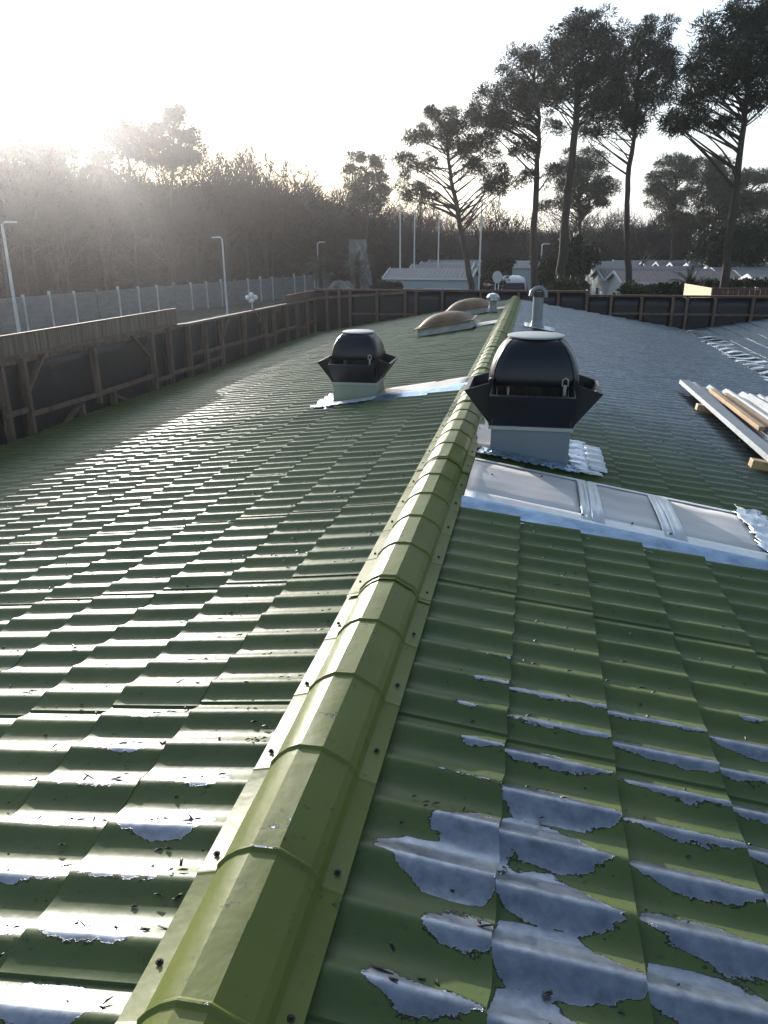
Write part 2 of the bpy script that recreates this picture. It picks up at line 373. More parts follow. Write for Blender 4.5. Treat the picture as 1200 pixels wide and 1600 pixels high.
# ridge caps
PROF = [(-.183, .000), (-.132, .004), (-.122, .022), (-.098, .052), (-.070, .075), (-.040, .090), (-.038, .0912), (.028, .0935), (.030, .0925), (.105, .052), (.121, .030), (.131, .004), (.183, .000)]
def cap(y0, L, lift):
    ys = [y0, y0+.004, y0+.018]; amp = {}
    ribs = [(y0 if y0 > 0 else 2.93-.396*10-.03)+.03+.396*i for i in range(int((L-.05)/.396)+1)]
    yy = [(y0, 0), (y0+.012, 0)]
    for rb in ribs:
        for d, a in ((-.012, 0), (-.007, .0035), (-.0025, .0075), (.0025, .0075), (.007, .0035), (.012, 0)): yy.append((rb+d, a))
    for i in range(len(ribs)-1): yy.append((ribs[i]+.2, 0))
    yy.append((y0+L, 0)); yy.sort()
    V = []; n = len(PROF); P2 = []
    for i, (y, a) in enumerate(yy):
        t = (y-y0)/L
        for j, (x, z) in enumerate(PROF):
            # outward normal of the profile
            x0, z0 = PROF[max(j-1, 0)]; x1, z1 = PROF[min(j+1, n-1)]
            nx, nz = -(z1-z0), (x1-x0); q = math.hypot(nx, nz)
            aa = a*(.35 if j in (0, 1, n-2, n-1) else 1)
            wob = .0012*math.sin(y*9+j)
            V.append((x+nx/q*aa, y, .021+DZ+.004+z+nz/q*aa + lift*(1-t) + wob + (-.010 if j in (0, n-1) else 0)))
            pk = .02
            if j in (5, 6, 7, 8): pk = .14
            if a > .005 and j in (6, 7): pk = .42
            if j in (5, 6, 7) and 1.5 < y < 3.2: pk = .27
            if j == 0: pk = .22
            P2.append(pk)
    V2 = [(x, y, z-.0012) for x, y, z in V]
    F = []
    for i in range(len(yy)-1):
        for j in range(n-1):
            a = i*n+j; F.append((a, a+1, a+1+n, a+n))
    b = len(V)
    for j in range(n-1): F.append((j, j+b, j+1+b, j+1))
    o = npmesh('ridge_cap', V+V2, F, M['capsunlit'], roof, True, P2+P2)
    o.data.set_sharp_from_angle(angle=R(14)); o.rotation_euler = (0, random.uniform(-.008, .008), 0); o.location = (random.uniform(-.002, .002), 0, 0)
    return o
yc = 2.90-1.98*2; caps = []
while yc < 22.0:
    if yc < 2.8: yc = -1.1
    L = min(2.04, 22.15-yc) if yc > 2 else 4.05; caps.append((cap(yc, L, .007), yc, L)); yc = 2.90 if yc < 0 else yc+1.98
def screw_mesh():
    b = MB().lathe([(.0085, 0), (.009, .0015), (.006, .003)], 10).lathe([(.0046, .002), (.0046, .007), (.003, .008)], 6)
    me = bpy.data.meshes.new('screw'); me.from_pydata(b.v, [], b.f); me.materials.append(M['screw']); return me
SM = screw_mesh()
def screw(parent, x, y, z, ry=0):
    o = bpy.data.objects.new('screw', SM); o.location = (x, y, z); o.rotation_euler = (0, ry, 0); link(o, parent)
for o, y0, L in caps[:8]:
    for k in range(5):
        for s_ in (-1, 1):
            y = (y0 if y0 > 0 else .9)+.15+.396*k+random.uniform(-.06, .06)
            if y < y0+L-.1: screw(o, s_*.157, y, .0185+.004+DZ+.004, 0)
n_ = 0
def tile_z(x, y, ang, sx):
    u = abs(x)/math.cos(ang); return DZ-abs(x)*math.tan(ang)+.027*wave(np.array([y]))[0]**1.0+.008+lap(np.array([y]))[0]
cand = []
for k in range(1, 14):
    for j in range(0, 70): cand.append((k, j))
for sgn, sl_, ang, u0 in ((-1, slL, aL, uL0), (1, slR, aR, uR0)):
    c_ = 0
    pts = []
    for k, j in cand:
        y = YCREST + WAVE*(j*3+(k % 3)+.5) + .02; u = u0+ROW*(k-1)-.09+random.uniform(-.02, .02)
        if y > 9.5 or y < .7 or u*math.cos(ang) > 4.2: continue
        if random.random() < .25: continue
        pts.append((y+u*.5, sgn*u*math.cos(ang), y))
    pts.sort()
    for _, x, y in pts[:92]:
        if sgn > 0 and 4.1 < y < 5.5 and x < 2.2: continue
        screw(sl_, x, y, tile_z(x, y, ang, sgn), -sgn*-ang)
# valley gutter between the two roofs
g = MB()
g.add([(4.36, 1, -.80), (4.64, 1, -.875), (5.05, 1, -.80), (4.36, 22.2, -.80), (4.64, 22.2, -.875), (5.05, 22.2, -.80)], [(0, 1, 4, 3), (1, 2, 5, 4)])
gut = g.build('valley_gutter', M['galv'])
tag(gut, 'grey metal valley gutter between the two tiled roofs', 'gutter')
for i in range(20):                       # foil patches bridging the valley
    y = 13.2+i*.46
    if y > 21.8: break
    b = MB(); n = 7; V = []; F = []
    for a in range(n):
        for c in range(4):
            V.append((4.42+.62*a/(n-1), y+.20*c/3+random.uniform(-.02, .02), -.745+.02*math.sin(a*1.3+i)+random.uniform(0, .005)-.02*abs(a-3)/3))
    for a in range(n-1):
        for c in range(3): q = a*4+c; F.append((q, q+1, q+5, q+4))
    fs = b.add(V, F).build('sealing_strip', M['foil' if i % 3 else 'foilflat'])
    mo = fs.modifiers.new('th', 'SOLIDIFY'); mo.thickness = .002
    tag(fs, 'crumpled silver sealing strip laid across the valley between the roofs', 'sealing strip', 'silver strips across the valley')
# ------------------------------------------------------------------ foil and flat sheets following the tiles
def draped(name, parent, m, x0, x1, y0, y1, lift=.006, A=.027, flat=0, crump=.003, edge=.02, ny=40, nx=12, side=1, follow=1.0):
    ang = aR if side > 0 else aL
    xs = np.linspace(x0, x1, nx); ys = np.linspace(y0, y1, ny); V = []
    ex = rng.uniform(-edge, edge, (ny, 2)); ey = rng.uniform(-edge, edge, (nx, 2))
    for i, x in enumerate(xs):
        for j, y in enumerate(ys):
            wv_ = wave(np.array([y]))[0]**1.0
            xx = x + (ex[j, 0] if i == 0 else 0) + (ex[j, 1] if i == nx-1 else 0)
            yy = y + (ey[i, 0] if j == 0 else 0) + (ey[i, 1] if j == ny-1 else 0)
            h = A*wv_*follow + (1-follow)*(A+.008) + .013 + .008 + lift + rng.uniform(-crump, crump)
            V.append((xx, yy, DZ-abs(xx)*math.tan(ang)+h))
    F = [(i*ny+j, (i+1)*ny+j, (i+1)*ny+j+1, i*ny+j+1) for i in range(nx-1) for j in range(ny-1)]
    o = MB().add(V, F).build(name, m, parent, smooth=True, crease=25)
    mo = o.modifiers.new('th', 'SOLIDIFY'); mo.thickness = .0015; mo.offset = 1
    return o
# rooflight strip on the right slope
rl = empty('rooflight_strip', (0, 0, 0), 0, 'flat three-pane rooflight strip taped with silver foil in front of the large fan', 'rooflight')
def plate(name, parent, m, x0, x1, y0, y1, h0, h1, th=.004, sag=0, n=10, side=1):
    ang = aR if side > 0 else aL; V = []; F = []
    for i in range(n+1):
        x = x0+(x1-x0)*i/n
        for j in range(5):
            y = y0+(y1-y0)*j/4
            V.append((x, y, DZ-abs(x)*math.tan(ang)+h0+(h1-h0)*j/4 + sag*math.sin(math.pi*j/4)*(1+.3*math.sin(i*1.1))))
    for i in range(n):
        for j in range(4): q = i*5+j; F.append((q, q+5, q+6, q+1))
    o = MB().add(V, F).build(name, m, parent, smooth=True)
    mo = o.modifiers.new('th', 'SOLIDIFY'); mo.thickness = th
    return o
for a, b in ((.19, .93), (1.01, 1.41), (1.49, 1.99)):
    plate('pane', rl, M['polyc'], a, b, 4.43, 5.25, .052, .058, sag=.016)
for a, b in ((.90, .965), (.96, 1.035), (1.38, 1.445), (1.44, 1.515)):
    plate('joint_tape', rl, M['foilflat'], a, b, 4.42, 5.24, .064+(.004 if a in (.96, 1.44) else 0), .066, sag=.016)
plate('edge_tape', rl, M['foilflat'], .19, 2.05, 4.36, 4.50, .060, .068, .002, n=26)
plate('edge_tape', rl, M['foilflat'], .19, 1.99, 5.21, 5.28, .066, .058, .002, n=22)
b = MB(); V = []; F = []; nn = 60
for i in range(nn+1):
    x = .18+1.95*i/nn; zb = DZ-x*math.tan(aR)
    prof = [(4.375, .064), (4.34+.004*math.sin(i), .055), (4.30+.006*random.uniform(-1, 1), .037+.004*random.uniform(-1, 1)), (4.25, .024+.006*random.uniform(-1, 1)), (4.225+.012*random.uniform(-1, 1), .020)]
    V += [(x, y, zb+h) for y, h in prof]
for i in range(nn):
    for j in range(4): q = i*5+j; F.append((q, q+1, q+6, q+5))
ft = b.add(V, F).build('foil_skirt', M['foilsky'], rl, smooth=True, crease=60)
draped('foil_end', rl, M['foil'], 1.97, 2.17, 4.25, 5.34, .03, follow=.5, crump=.009, edge=.03, ny=30, nx=8)
for x, y in ((.33, 4.9), (.97, 5.22), (1.45, 5.24), (1.97, 5.24), (.66, 5.1), (.9, 4.46), (1.42, 4.46), (1.2, 4.5)):
    screw(rl, x, y, DZ-x*math.tan(aR)+.073)
# ------------------------------------------------------------------ roof fans
def make_fan(loc, label, scale, curb_m, curb_h, curb_hw, tilt):
    t = empty('roof_fan', loc, 0, label, 'roof fan', 'roof fans')
    s = scale
    hw = curb_hw
    b = MB(); ch = curb_h; rise = hw*math.tan(abs(tilt))+.03          # curb: vertical box cut to the slope
    zl, zr = (-rise, -rise)
    b.hexa([(-hw, -hw, -.12), (hw, -hw, -.12), (hw, hw, -.12), (-hw, hw, -.12), (-hw, -hw, ch), (hw, -hw, ch), (hw, hw, ch), (-hw, hw, ch)])
    b.build('curb', curb_m, t, bevel=.006)
    MB().box(-hw-.02*s, hw+.02*s, -hw-.02*s, hw+.02*s, ch+.001, ch+.03).build('curb_rim', M['lid'], t, bevel=.004)
    z0 = ch+.032
    MB().box(-.31*s, .31*s, -.31*s, .31*s, z0, z0+.02).build('base_plate', M['blackflap'], t)
    # inner housing seen through the slot
    hb = MB().lathe([(.20*s, z0+.02), (.20*s, z0+.33*s)], 24)
    hs = hb.build('motor_housing', M['motor'], t, smooth=True)
    g = MB()
    for k in range(26):
        a = 2*math.pi*k/26; g.bar((.215*s*math.cos(a), .215*s*math.sin(a), z0+.02), (.215*s*math.cos(a), .215*s*math.sin(a), z0+.36*s), .006, .006)
    g.build('guard', M['blackflap'], hs)
    for k in range(4):                     # four corner posts carry the hood
        sx, sy = [(-1, -1), (1, -1), (1, 1), (-1, 1)][k]
        MB().box(*sorted((sx*.285*s, sx*.315*s)), *sorted((sy*.285*s, sy*.315*s)), z0+.02, z0+.35*s).build('post', M['black'], t)
    # four flared flaps, each a plate with two triangular cheeks
    for k in range(4):
        a0, a1 = .30*s, .50*s; hz0, hz1 = z0-.005, z0+.255*s; w0, w1 = .275*s, .30*s
        b = MB(); th = .008
        outer = [(-w0, -a0, hz0), (w0, -a0, hz0), (w1, -a1, hz1), (-w1, -a1, hz1)]
        inner = [(x, y+th, z+.003) for x, y, z in outer]
        b.add(outer+inner, [(0, 1, 2, 3), (7, 6, 5, 4), (0, 4, 5, 1), (1, 5, 6, 2), (2, 6, 7, 3), (3, 7, 4, 0)])
        for sx in (-1, 1):
            p = [(sx*w0, -a0, hz0), (sx*w1, -a1, hz1), (sx*(.29*s), -.29*s, z0+.32*s)]
            q = [(x-sx*th, y+.001, z) for x, y, z in p]
            b.add(p+q, [(0, 1, 2), (5, 4, 3), (0, 3, 4, 1), (1, 4, 5, 2), (2, 5, 3, 0)])
        b.add([(-w1, -a1, hz1), (w1, -a1, hz1), (w1, -a1+.03*s, hz1+.006), (-w1, -a1+.03*s, hz1+.006)], [(0, 1, 2, 3)])
        o = b.build('flap', M['blackflap'], t); o.rotation_euler = (0, 0, k*math.pi/2)
    # hood
    H0 = z0+.30*s
    prof = [(.325, 0), (.330, .012), (.330, .05), (.322, .10), (.303, .16), (.276, .215), (.240, .265), (.205, .298), (.186, .308)]
    hd = MB().lathe([(r*s, H0+z*s*1.02) for r, z in prof], 48, ex=2.6).build('hood', M['black'], t, smooth=True, crease=30)
    for k in range(4):                     # raised corner ribs
        a = math.pi/4+k*math.pi/2
        pts = []
        for r, z in prof[1:]:
            q = (2*abs(math.cos(math.pi/4))**5.2)**(1/5.2)
            pts.append((r*s/q*math.cos(a)*1.0, r*s/q*math.sin(a)*1.0, H0+z*s*1.02))
        MB().tube(pts, .006*s, 6).build('rib', M['black'], hd, smooth=True)
    MB().lathe([(.20*s, 0), (.212*s, .004), (.212*s, .014), (.19*s, .020), (.05*s, .024)], 36, (0, 0, H0+.312*s*1.02)).build('lid', M['lid'], t, smooth=True, crease=30)
    for sx in (1,):                        # latch on the side facing the camera
        b = MB()
        cx = sx*.225*s
        b.tube([(cx-.02*s, -.337*s, H0+.01*s), (cx-.02*s, -.337*s, H0+.055*s), (cx, -.335*s, H0+.07*s), (cx+.02*s, -.337*s, H0+.055*s), (cx+.02*s, -.337*s, H0+.01*s)], .005*s, 6)
        b.bar((cx, -.335*s, H0-.06*s), (cx, -.335*s, H0+.02*s), .022*s, .006)
        b.build('latch', M['steel'], hd)
    return t
fan1 = make_fan((.565, 5.90, -.10), 'large dark rooftop fan on a grey-blue box beside the ridge, the nearest fan', 1.0, M['curb_blue'], .225, .29, aR)
fan2 = make_fan((-1.44, 8.72, -.28), 'smaller dark rooftop fan on a pale green box on the left slope', .86, M['curb_green'], .19, .25, aL)
# foil flashing round the large fan
f1 = empty('fan_flashing', (0, 0, 0), 0, 'crumpled silver foil sealing the tiles around the large fan box', 'flashing')
draped('foil', f1, M['foilsky'], .20, .92, 5.44, 5.63, .012, follow=.35, crump=.008, edge=.02, ny=16, nx=40)
draped('foil', f1, M['foil'], .86, 1.02, 5.50, 6.45, .010, follow=.9, crump=.004, edge=.015, ny=60, nx=8)
draped('foil', f1, M['foilflat'], 1.01, 1.15, 5.66, 6.40, .012, follow=1, crump=.001, edge=.004, ny=60, nx=5)
draped('foil', f1, M['foilflat'], .76, 1.10, 5.50, 5.64, .014, follow=.9, crump=.004, edge=.01, ny=16, nx=14)
plate('closing_sheet', f1, M['sheetm'], .14, .28, 5.60, 6.35, .05, .055)
plate('closing_sheet', f1, M['sheetm'], .12, .9, 6.2, 6.9, .045, .05)
# flat sheet from small fan to the ridge
f2 = empty('fan_flashing', (0, 0, 0), 0, 'flat pale sheet with blue-silver edge running from the small fan up to the ridge', 'flashing')
plate('closing_sheet', f2, M['sheetm'], -1.22, -.13, 8.30, 8.85, .058, .05, side=-1)
b = MB(); V = []; F = []; nn = 60
for i in range(nn+1):
    x = -1.72+1.6*i/nn; zb = DZ-abs(x)*math.tan(aL); sh = .0 if x > -1.2 else .0
    j_ = [random.uniform(-1, 1) for _ in range(4)]
    V += [(x, 8.33+sh, zb+.066), (x, 8.24+sh, zb+.060+.004*j_[0]), (x, 8.17, zb+.035+.005*j_[1]), (x, 8.11+.01*j_[2], zb+.028)]
for i in range(nn):
    for j in range(3): q = i*4+j; F.append((q, q+1, q+5, q+4))
b.add(V, F).build('foil_skirt', M['foilsky'], f2, smooth=True, crease=60)
draped('foil', f2, M['foil'], -1.88, -1.66, 8.2, 9.0, .014, follow=.8, crump=.005, edge=.03, ny=50, nx=8, side=-1)
draped('foil', f2, M['foilflat'], -1.72, -1.15, 8.14, 8.36, .018, follow=.5, crump=.004, edge=.02, ny=14, nx=20, side=-1)
# ------------------------------------------------------------------ domed rooflights, vents
def make_dome(loc, label):
    t = empty('dome_rooflight', loc, 0, label, 'rooflight', 'domed rooflights'); t.rotation_euler = (0, -aL, 0)
    MB().hexa([(-.55, -.5, -.02), (.55, -.5, -.02), (.55, .5, -.02), (-.55, .5, -.02), (-.52, -.47, .12), (.52, -.47, .12), (.52, .47, .12), (-.52, .47, .12)]).build('curb', M['concrete'], t, bevel=.01)
    MB().box(-.60, .60, -.55, .55, .122, .138).build('frame', M['dome'], t, bevel=.005)
    b = MB(); V = []; F = []; n = 20
    for i in range(n+1):
        for j in range(n+1):
            u, v = 2*i/n-1, 2*j/n-1
            h = .20*((1-u**4)*(1-v**4))**.8*(.6+.4*(1-u*u))*(.6+.4*(1-v*v))
            V.append((u*.53, v*.48, .139+h))
    for i in range(n):
        for j in range(n): q = i*(n+1)+j; F.append((q, q+n+1, q+n+2, q+1))
    b.add(V, F).build('dome', M['dome'], t, smooth=True, crease=60)
    return t
make_dome((-1.16, 15.55, onroof(-1.16)+.04), 'nearer of the two brown domed rooflights on a pale curb, left slope')
make_dome((-1.02, 19.1, onroof(-1.02)+.04), 'farther of the two brown domed rooflights, beside the short vent pipe')
for k, (x0, y0, y1, lb) in enumerate(((-.62, 15.2, 16.0, 'pale flat sheet running from the nearer dome up to the ridge'), (-.5, 18.9, 19.6, 'pale flat sheet running from the farther dome up to the ridge'))):
    o = plate('cover_sheet', None, M['sheetm'], x0, -.14, y0, y1, .055, .05, side=-1); tag(o, lb, 'cover sheet')
def cowl(loc, h, r, label, bent):
    t = empty('vent_pipe', loc, 0, label, 'vent pipe')
    MB().tube([(0, 0, -.1), (0, 0, h)], r, 20).build('pipe', M['galv'], t, smooth=True)
    MB().lathe([(r*1.5, 0), (r*1.2, .05), (r*1.05, .13)], 20, (0, 0, .02)).build('flashing_collar', M['galv'], t, smooth=True)
    if bent:
        b = MB(); pts = [(0, 0, h-.02), (0, 0, h+.05), (-.03, -.03, h+.12), (-.10, -.06, h+.14)]
        b.tube([(-.14*1.0, -.03, h+.02), (-.13, -.02, h+.10), (-.05, 0, h+.165), (.05, 0, h+.165), (.12, 0, h+.10), (.125, 0, h+.0)], .045, 10)
        b.build('cowl', M['galv'], t, smooth=True)
        MB().tube([(0, 0, h), (0, 0, h+.11)], r*.95, 16).build('throat', M['motor'], t, smooth=True)
    else:
        MB().lathe([(r, 0), (r*1.75, .03), (r*1.8, .10), (r*1.2, .17), (.02, .19)], 12, (0, 0, h)).build('cowl', M['foil'], t)
        MB().lathe([(r*1.2, 0), (r*1.2, .03)], 12, (0, 0, h-.035)).build('collar', M['galv'], t)
    return t
cowl((.60, 15.3, onroof(.6)), .58, .10, 'tall grey vent pipe with a bent cowl on the right slope', True)
cowl((-.42, 18.35, onroof(-.42)+.02), .24, .085, 'short vent pipe with silver cowl left of the ridge near the far end', False)
draped('pipe_flashing', None, M['foilflat'], .36, .95, 15.0, 15.75, .01, follow=.7, crump=.003, ny=30, nx=8); tag(bpy.data.objects['pipe_flashing'], 'silver flashing patch on the tiles round the tall vent pipe', 'flashing')
# ------------------------------------------------------------------ stacked sheets and timbers on the right
def trap_sheet(name, loc, L, nrib, m, label, rz=0, rx=0, pitch=.21):
    prof = []
    for i in range(nrib):
        x = i*pitch; prof += [(x, 0), (x+.035, .045), (x+.075, .045), (x+.11, 0)]
    prof.append((nrib*pitch, 0))
    V = []; F = []; n = len(prof)
    for y in (0, L/2, L): V += [(x, y, z+(.006*math.sin(x*9) if y else 0)) for x, z in prof]
    for k in range(2):
        for j in range(n-1): q = k*n+j; F.append((q, q+1, q+1+n, q+n))
    o = MB().add(V, F).build(name, m, None); mo = o.modifiers.new('th', 'SOLIDIFY'); mo.thickness = .0015
    o.location = loc; o.rotation_euler = (0, aR+rx, rz); return tag(o, label, 'metal sheet', 'metal sheets on the timber bearers')
def rz_(x): return onroof(x)+.035
for y, lb in ((6.72, 'pale timber bearer under the near end of the metal sheets'), (9.12, 'brown timber bearer under the far end of the metal sheets')):
    o = MB().bar((2.43, y, rz_(2.43)+.045), (4.2, y+.05, rz_(4.2)+.045), .10, .07).build('timber_bearer', M['woodpale'], bevel=.004); tag(o, lb, 'timber', 'timbers with the sheets')
bz = lambda x: rz_(x)+.085
trap_sheet('metal_sheet', (2.60, 6.55, bz(2.6)), 4.0, 6, M['galv'], 'lowest grey ribbed metal sheet on the bearers, its folded edge nearest the fan', rz=-.0)
# folded edge flashing on top at left
e = MB(); e.add([(0, 0, 0), (.0, 0, .05), (.12, 0, .065), (.14, 0, .0), (0, 4.1, 0), (.0, 4.1, .05), (.12, 4.1, .065), (.14, 4.1, 0)], [(0, 1, 5, 4), (1, 2, 6, 5), (2, 3, 7, 6)])
e = e.build('edge_flashing', M['galv']); e.location = (2.56, 6.5, bz(2.56)+.0); e.rotation_euler = (0, aR, .02); mo = e.modifiers.new('th', 'SOLIDIFY'); mo.thickness = .002
tag(e, 'long folded grey edge strip lying along the left of the sheet pile', 'metal strip')
trap_sheet('metal_sheet', (3.02, 6.85, bz(3.02)+.055), 3.3, 4, M['whitesheet'], 'middle ribbed sheet of the pile, pale off-white, beside the loose timbers', rz=.03)
trap_sheet('metal_sheet', (3.30, 6.95, bz(3.3)+.11), 2.9, 4, M['galv'], 'topmost ribbed sheet at the right edge of the pile', rz=.06)
for i, (x, y0, y1, zz, lb, m) in enumerate(((2.80, 7.85, 9.95, .07, 'pale loose timber lying on the left of the sheet pile', 'woodpale'), (2.87, 7.9, 9.6, .07, 'loose timber in the middle of the three on the sheets', 'wood'), (2.93, 8.0, 9.8, .075, 'loose timber on the right of the three on the sheets', 'woodpale'), (3.22, 6.72, 6.95, .10, 'short timber offcut at the near edge of the pile', 'wood'))):
    o = MB().bar((x, y0, bz(x)+zz), (x-.05 if i < 3 else x+.35, y1, bz(x)+zz), .06, .045).build('timber', M[m], bevel=.003); tag(o, lb, 'timber', 'timbers with the sheets')
# ------------------------------------------------------------------ timber hoarding with black sheeting
def tarp(parent, a, b, z0, z1, out, wr=.02):
    a = Vector((a[0], a[1], 0)); b = Vector((b[0], b[1], 0)); L = (b-a).length; n = max(6, int(L/.12)); m = 14
    ux = (b-a)/L; nrm = Vector((-ux.y, ux.x, 0))*out; V = []; F = []
    ph = random.uniform(0, 6); sk = random.uniform(-.7, .7)
    for i in range(n+1):
        for j in range(m+1):
            s = i/n; z = z0+(z1-z0)*j/m; env = math.sin(math.pi*s)*.8+.2
            d = wr*env*(math.sin(ph+5*(z+sk*s*1.2)*2.2+s*2)+.5*math.sin(ph*2+11*(z-sk*s)+s*5))
            p = a+ux*L*s+nrm*d; V.append((p.x, p.y, z))
    for i in range(n):
        for j in range(m): q = i*(m+1)+j; F.append((q, q+m+1, q+m+2, q+1))
    o = MB().add(V, F).build('tarpaulin', M['tarp'], parent, smooth=True, crease=80)
    mo = o.modifiers.new('th', 'SOLIDIFY'); mo.thickness = .002
def Lz(px, py):                          # point of the left hoarding's plane
    d = ray(px, py)                      # x = -6.66 + .048 (y-8)
    t = (-6.66+.048*(CAMP.y-8)-CAMP.x)/(d.x-.048*d.y); p = CAMP+d*t; return p
lf = empty('timber_hoarding', (-6.7, 8, GZ), 0, 'long timber-framed hoarding with black sheeting along the left eave', 'fence')
def lp(y, z, off=0): return Vector((fence_x(y)+off-lf.location.x, y-lf.location.y, z-lf.location.z))
posts = [(y_, 1) for y_ in (2.0, 3.6, 5.2, 6.8, 8.2)] + [(Lz(px, py).y, 1) for px, py in ((2, 620), (38, 620), (235, 560), (262, 555), (292, 545), (318, 540), (342, 520), (378, 510), (412, 505), (425, 500), (445, 500), (462, 500), (478, 500), (494, 495))]
posts = sorted(p for p, _ in posts)
YC = 22.79
def ztop(y): return -.02 - .0*y if y < 14.2 else -.05-.002*(y-14)
for p in posts:
    if p > YC-.1: continue
    MB().bar(lp(p, GZ, .05), lp(p, ztop(p)-.045, .05), .07, .10, (1, 0, 0)).build('post', M['wood'], lf)
pcs = posts[:]; pcs = [p for p in pcs if p < YC-.2]+[YC]
for a, b in zip(pcs, pcs[1:]):
    MB().bar(lp(a, ztop(a)-.02, .05), lp(b, ztop(b)-.02, .05), .11, .05).build('top_rail', M['wood'], lf)
    if 8.9 < a < 14.2: continue
    zr = -.62-.012*(a-9)+random.uniform(-.03, .03)
    MB().bar(lp(a+.04, zr, .045), lp(b-.04, zr+random.uniform(-.02, .02), .045), .05, .07).build('mid_rail', M['wood'], lf)
A0 = Vector((fence_x(1.5)-.03, 1.5)); 
k0 = [1.5]+[p for p in posts if p < YC-.2]+[YC]
for a, b in zip(k0, k0[1:]):
    tarp(lf, lp(a, 0, -.03)[:2], lp(b, 0, -.03)[:2], 0.02, -.05-GZ, 1, .022)
# short studs and diagonal braces
def zbar(pa, pb, off=.055, wd=.045, ht=.08):
    A, B = Lz(*pa), Lz(*pb); MB().bar(lp(A.y, A.z, off), lp(B.y, B.z, off), wd, ht, (1, 0, 0)).build('brace', M['wood'], lf)
for pa_, pb_ in (((0, 651), (36, 640)), ((40, 648), (140, 618)), ((140, 618), (234, 587)), ((238, 595), (262, 587)), ((266, 583), (294, 574)), ((296, 575), (318, 567)), ((320, 566), (342, 557))):
    A_, B_ = Lz(*pa_), Lz(*pb_); MB().bar(lp(A_.y, A_.z, .07), lp(B_.y, B_.z, .07), .05, .07).build('mid_rail', M['wood'], lf)
zbar((62, 552), (38, 610)); zbar((200, 523), (228, 556)); zbar((118, 634), (92, 668)); zbar((176, 618), (210, 632)); zbar((353, 494), (342, 530)); zbar((392, 484), (410, 515))
for px, y0, y1 in ((122, 630, 668), (172, 612, 650), (140, 542, 612)):
    A, B = Lz(px, y0), Lz(px+5, y1); MB().bar(lp(A.y, A.z, .05), lp(A.y, B.z-.2, .05), .07, .10, (1, 0, 0)).build('stud', M['wood'], lf)
def boards(parent, P, y0, y1, z0, z1, off, mname='woodboard', wd=.14):
    b = MB(); y = y0; i = 0
    while y < y1-.01:
        ye = min(y+wd, y1); th = .018+(.004 if i % 2 else 0)
        p = [P(y+.003, z0, off), P(ye-.003, z0, off), P(ye-.003, z0, off+th), P(y+.003, z0, off+th)]
        dz = random.uniform(-.008, .008)*0; q = [v+Vector((0, 0, z1-z0+dz)) for v in p]
        b.hexa(p+q); y = ye; i += 1
    b.build('board_panel', M[mname], parent)
boards(lf, lp, 1.5, 14.25, -.14, .25, .0)
MB().bar(lp(1.5, .262, .012), lp(14.25, .262, .012), .05, .02).build('capping', M['wood'], lf)
boards(lf, lp, 20.3, YC-.05, -.1, .13, .0, 'woodred')
MB().bar(lp(20.3, .142, .012), lp(YC-.05, .142, .012), .05, .02).build('capping', M['wood'], lf)
# far hoarding, left and right of the step
YF = 22.78
def hoard(x0, x1, zt, pxs, label, midz, mx):
    t = empty('timber_hoarding', (x0, YF, GZ), 0, label, 'fence'); o = lambda x, z, off=0: Vector((x-x0, -off, z-GZ))
    xs = [x for x in (W(px, 470, YF-.05).x for px in pxs) if x0-.1 < x < x1+.1]
    for x in xs: MB().bar(o(x, GZ, .05), o(x, zt-.055, .05), .075, .09, (0, 1, 0)).build('post', M['wood'], t)
    MB().bar(o(x0, zt-.025, .04), o(x1, zt-.025, .04), .12, .05).build('top_rail', M['woodred'], t)
    k = [x0]+xs+[x1]
    for a, b in zip(k, k[1:]):
        if b-a < .15: continue
        tarp(t, (a-x0, .02), (b-x0, .02), 0.02, zt-.06-GZ, 1, .015)
        if a >= mx[0]-.1 and b <= mx[1]+.1: MB().bar(o(a+.04, midz, .045), o(b-.04, midz+.01, .045), .05, .06).build('mid_rail', M['wood'], t)
    return t, o
h1, o1 = hoard(fence_x(YF)-.02, 1.98, .19, [511, 530, 547, 589, 633, 650, 691, 751, 810, 872, 917], 'far timber hoarding with black sheeting behind the end of the ridge', -.52, (-5, -2.3))
pa, pb = W(492, 466, YF-.12), W(632, 457, YF-.12)
MB().bar(o1(pa.x, pa.z, .12), o1(pb.x, pb.z, .12), .04, .07).build('sloping_rail', M['wood'], h1)
h2, o2 = hoard(2.0, 9.5, .09, [955, 1003, 1052, 1074, 1118, 1177, 1230, 1290], 'lower far timber hoarding with black sheeting right of the step, behind the valley', -.42, (2.4, 9))
# pale plywood end and brown boarded fence beyond
b_ = W(1112, 450, 23.5); a = W(1070, 443, 26.1); zt0, zt1 = a.z, b_.z
pv = MB().hexa([(a.x, a.y, GZ), (b_.x, b_.y, GZ), (b_.x+.02, b_.y, GZ), (a.x+.02, a.y, GZ), (a.x, a.y, zt0), (b_.x, b_.y, zt1), (b_.x+.02, b_.y, zt1), (a.x+.02, a.y, zt0)]).build('plywood_panel', M['ply'])
tag(pv, 'bright sunlit plywood panel standing beyond the far hoarding on the right', 'panel')
bf = empty('board_fence', (b_.x, b_.y, GZ), 0, 'brown boarded fence running right from the bright plywood panel', 'fence')
boards(bf, lambda y, z, off: Vector((y, .25*y*0+off, z-GZ)), 0.03, 7, GZ+.05, zt1-.03, 0, 'woodred')
MB().box(.03, 7, -.01, .05, zt1-.027-GZ, zt1+.01-GZ).build('top_rail', M['woodred'], bf)
for k in range(4): MB().box(1.7*k+.1, 1.7*k+.17, .05, .12, 0, zt1-GZ).build('post', M['wood'], bf)
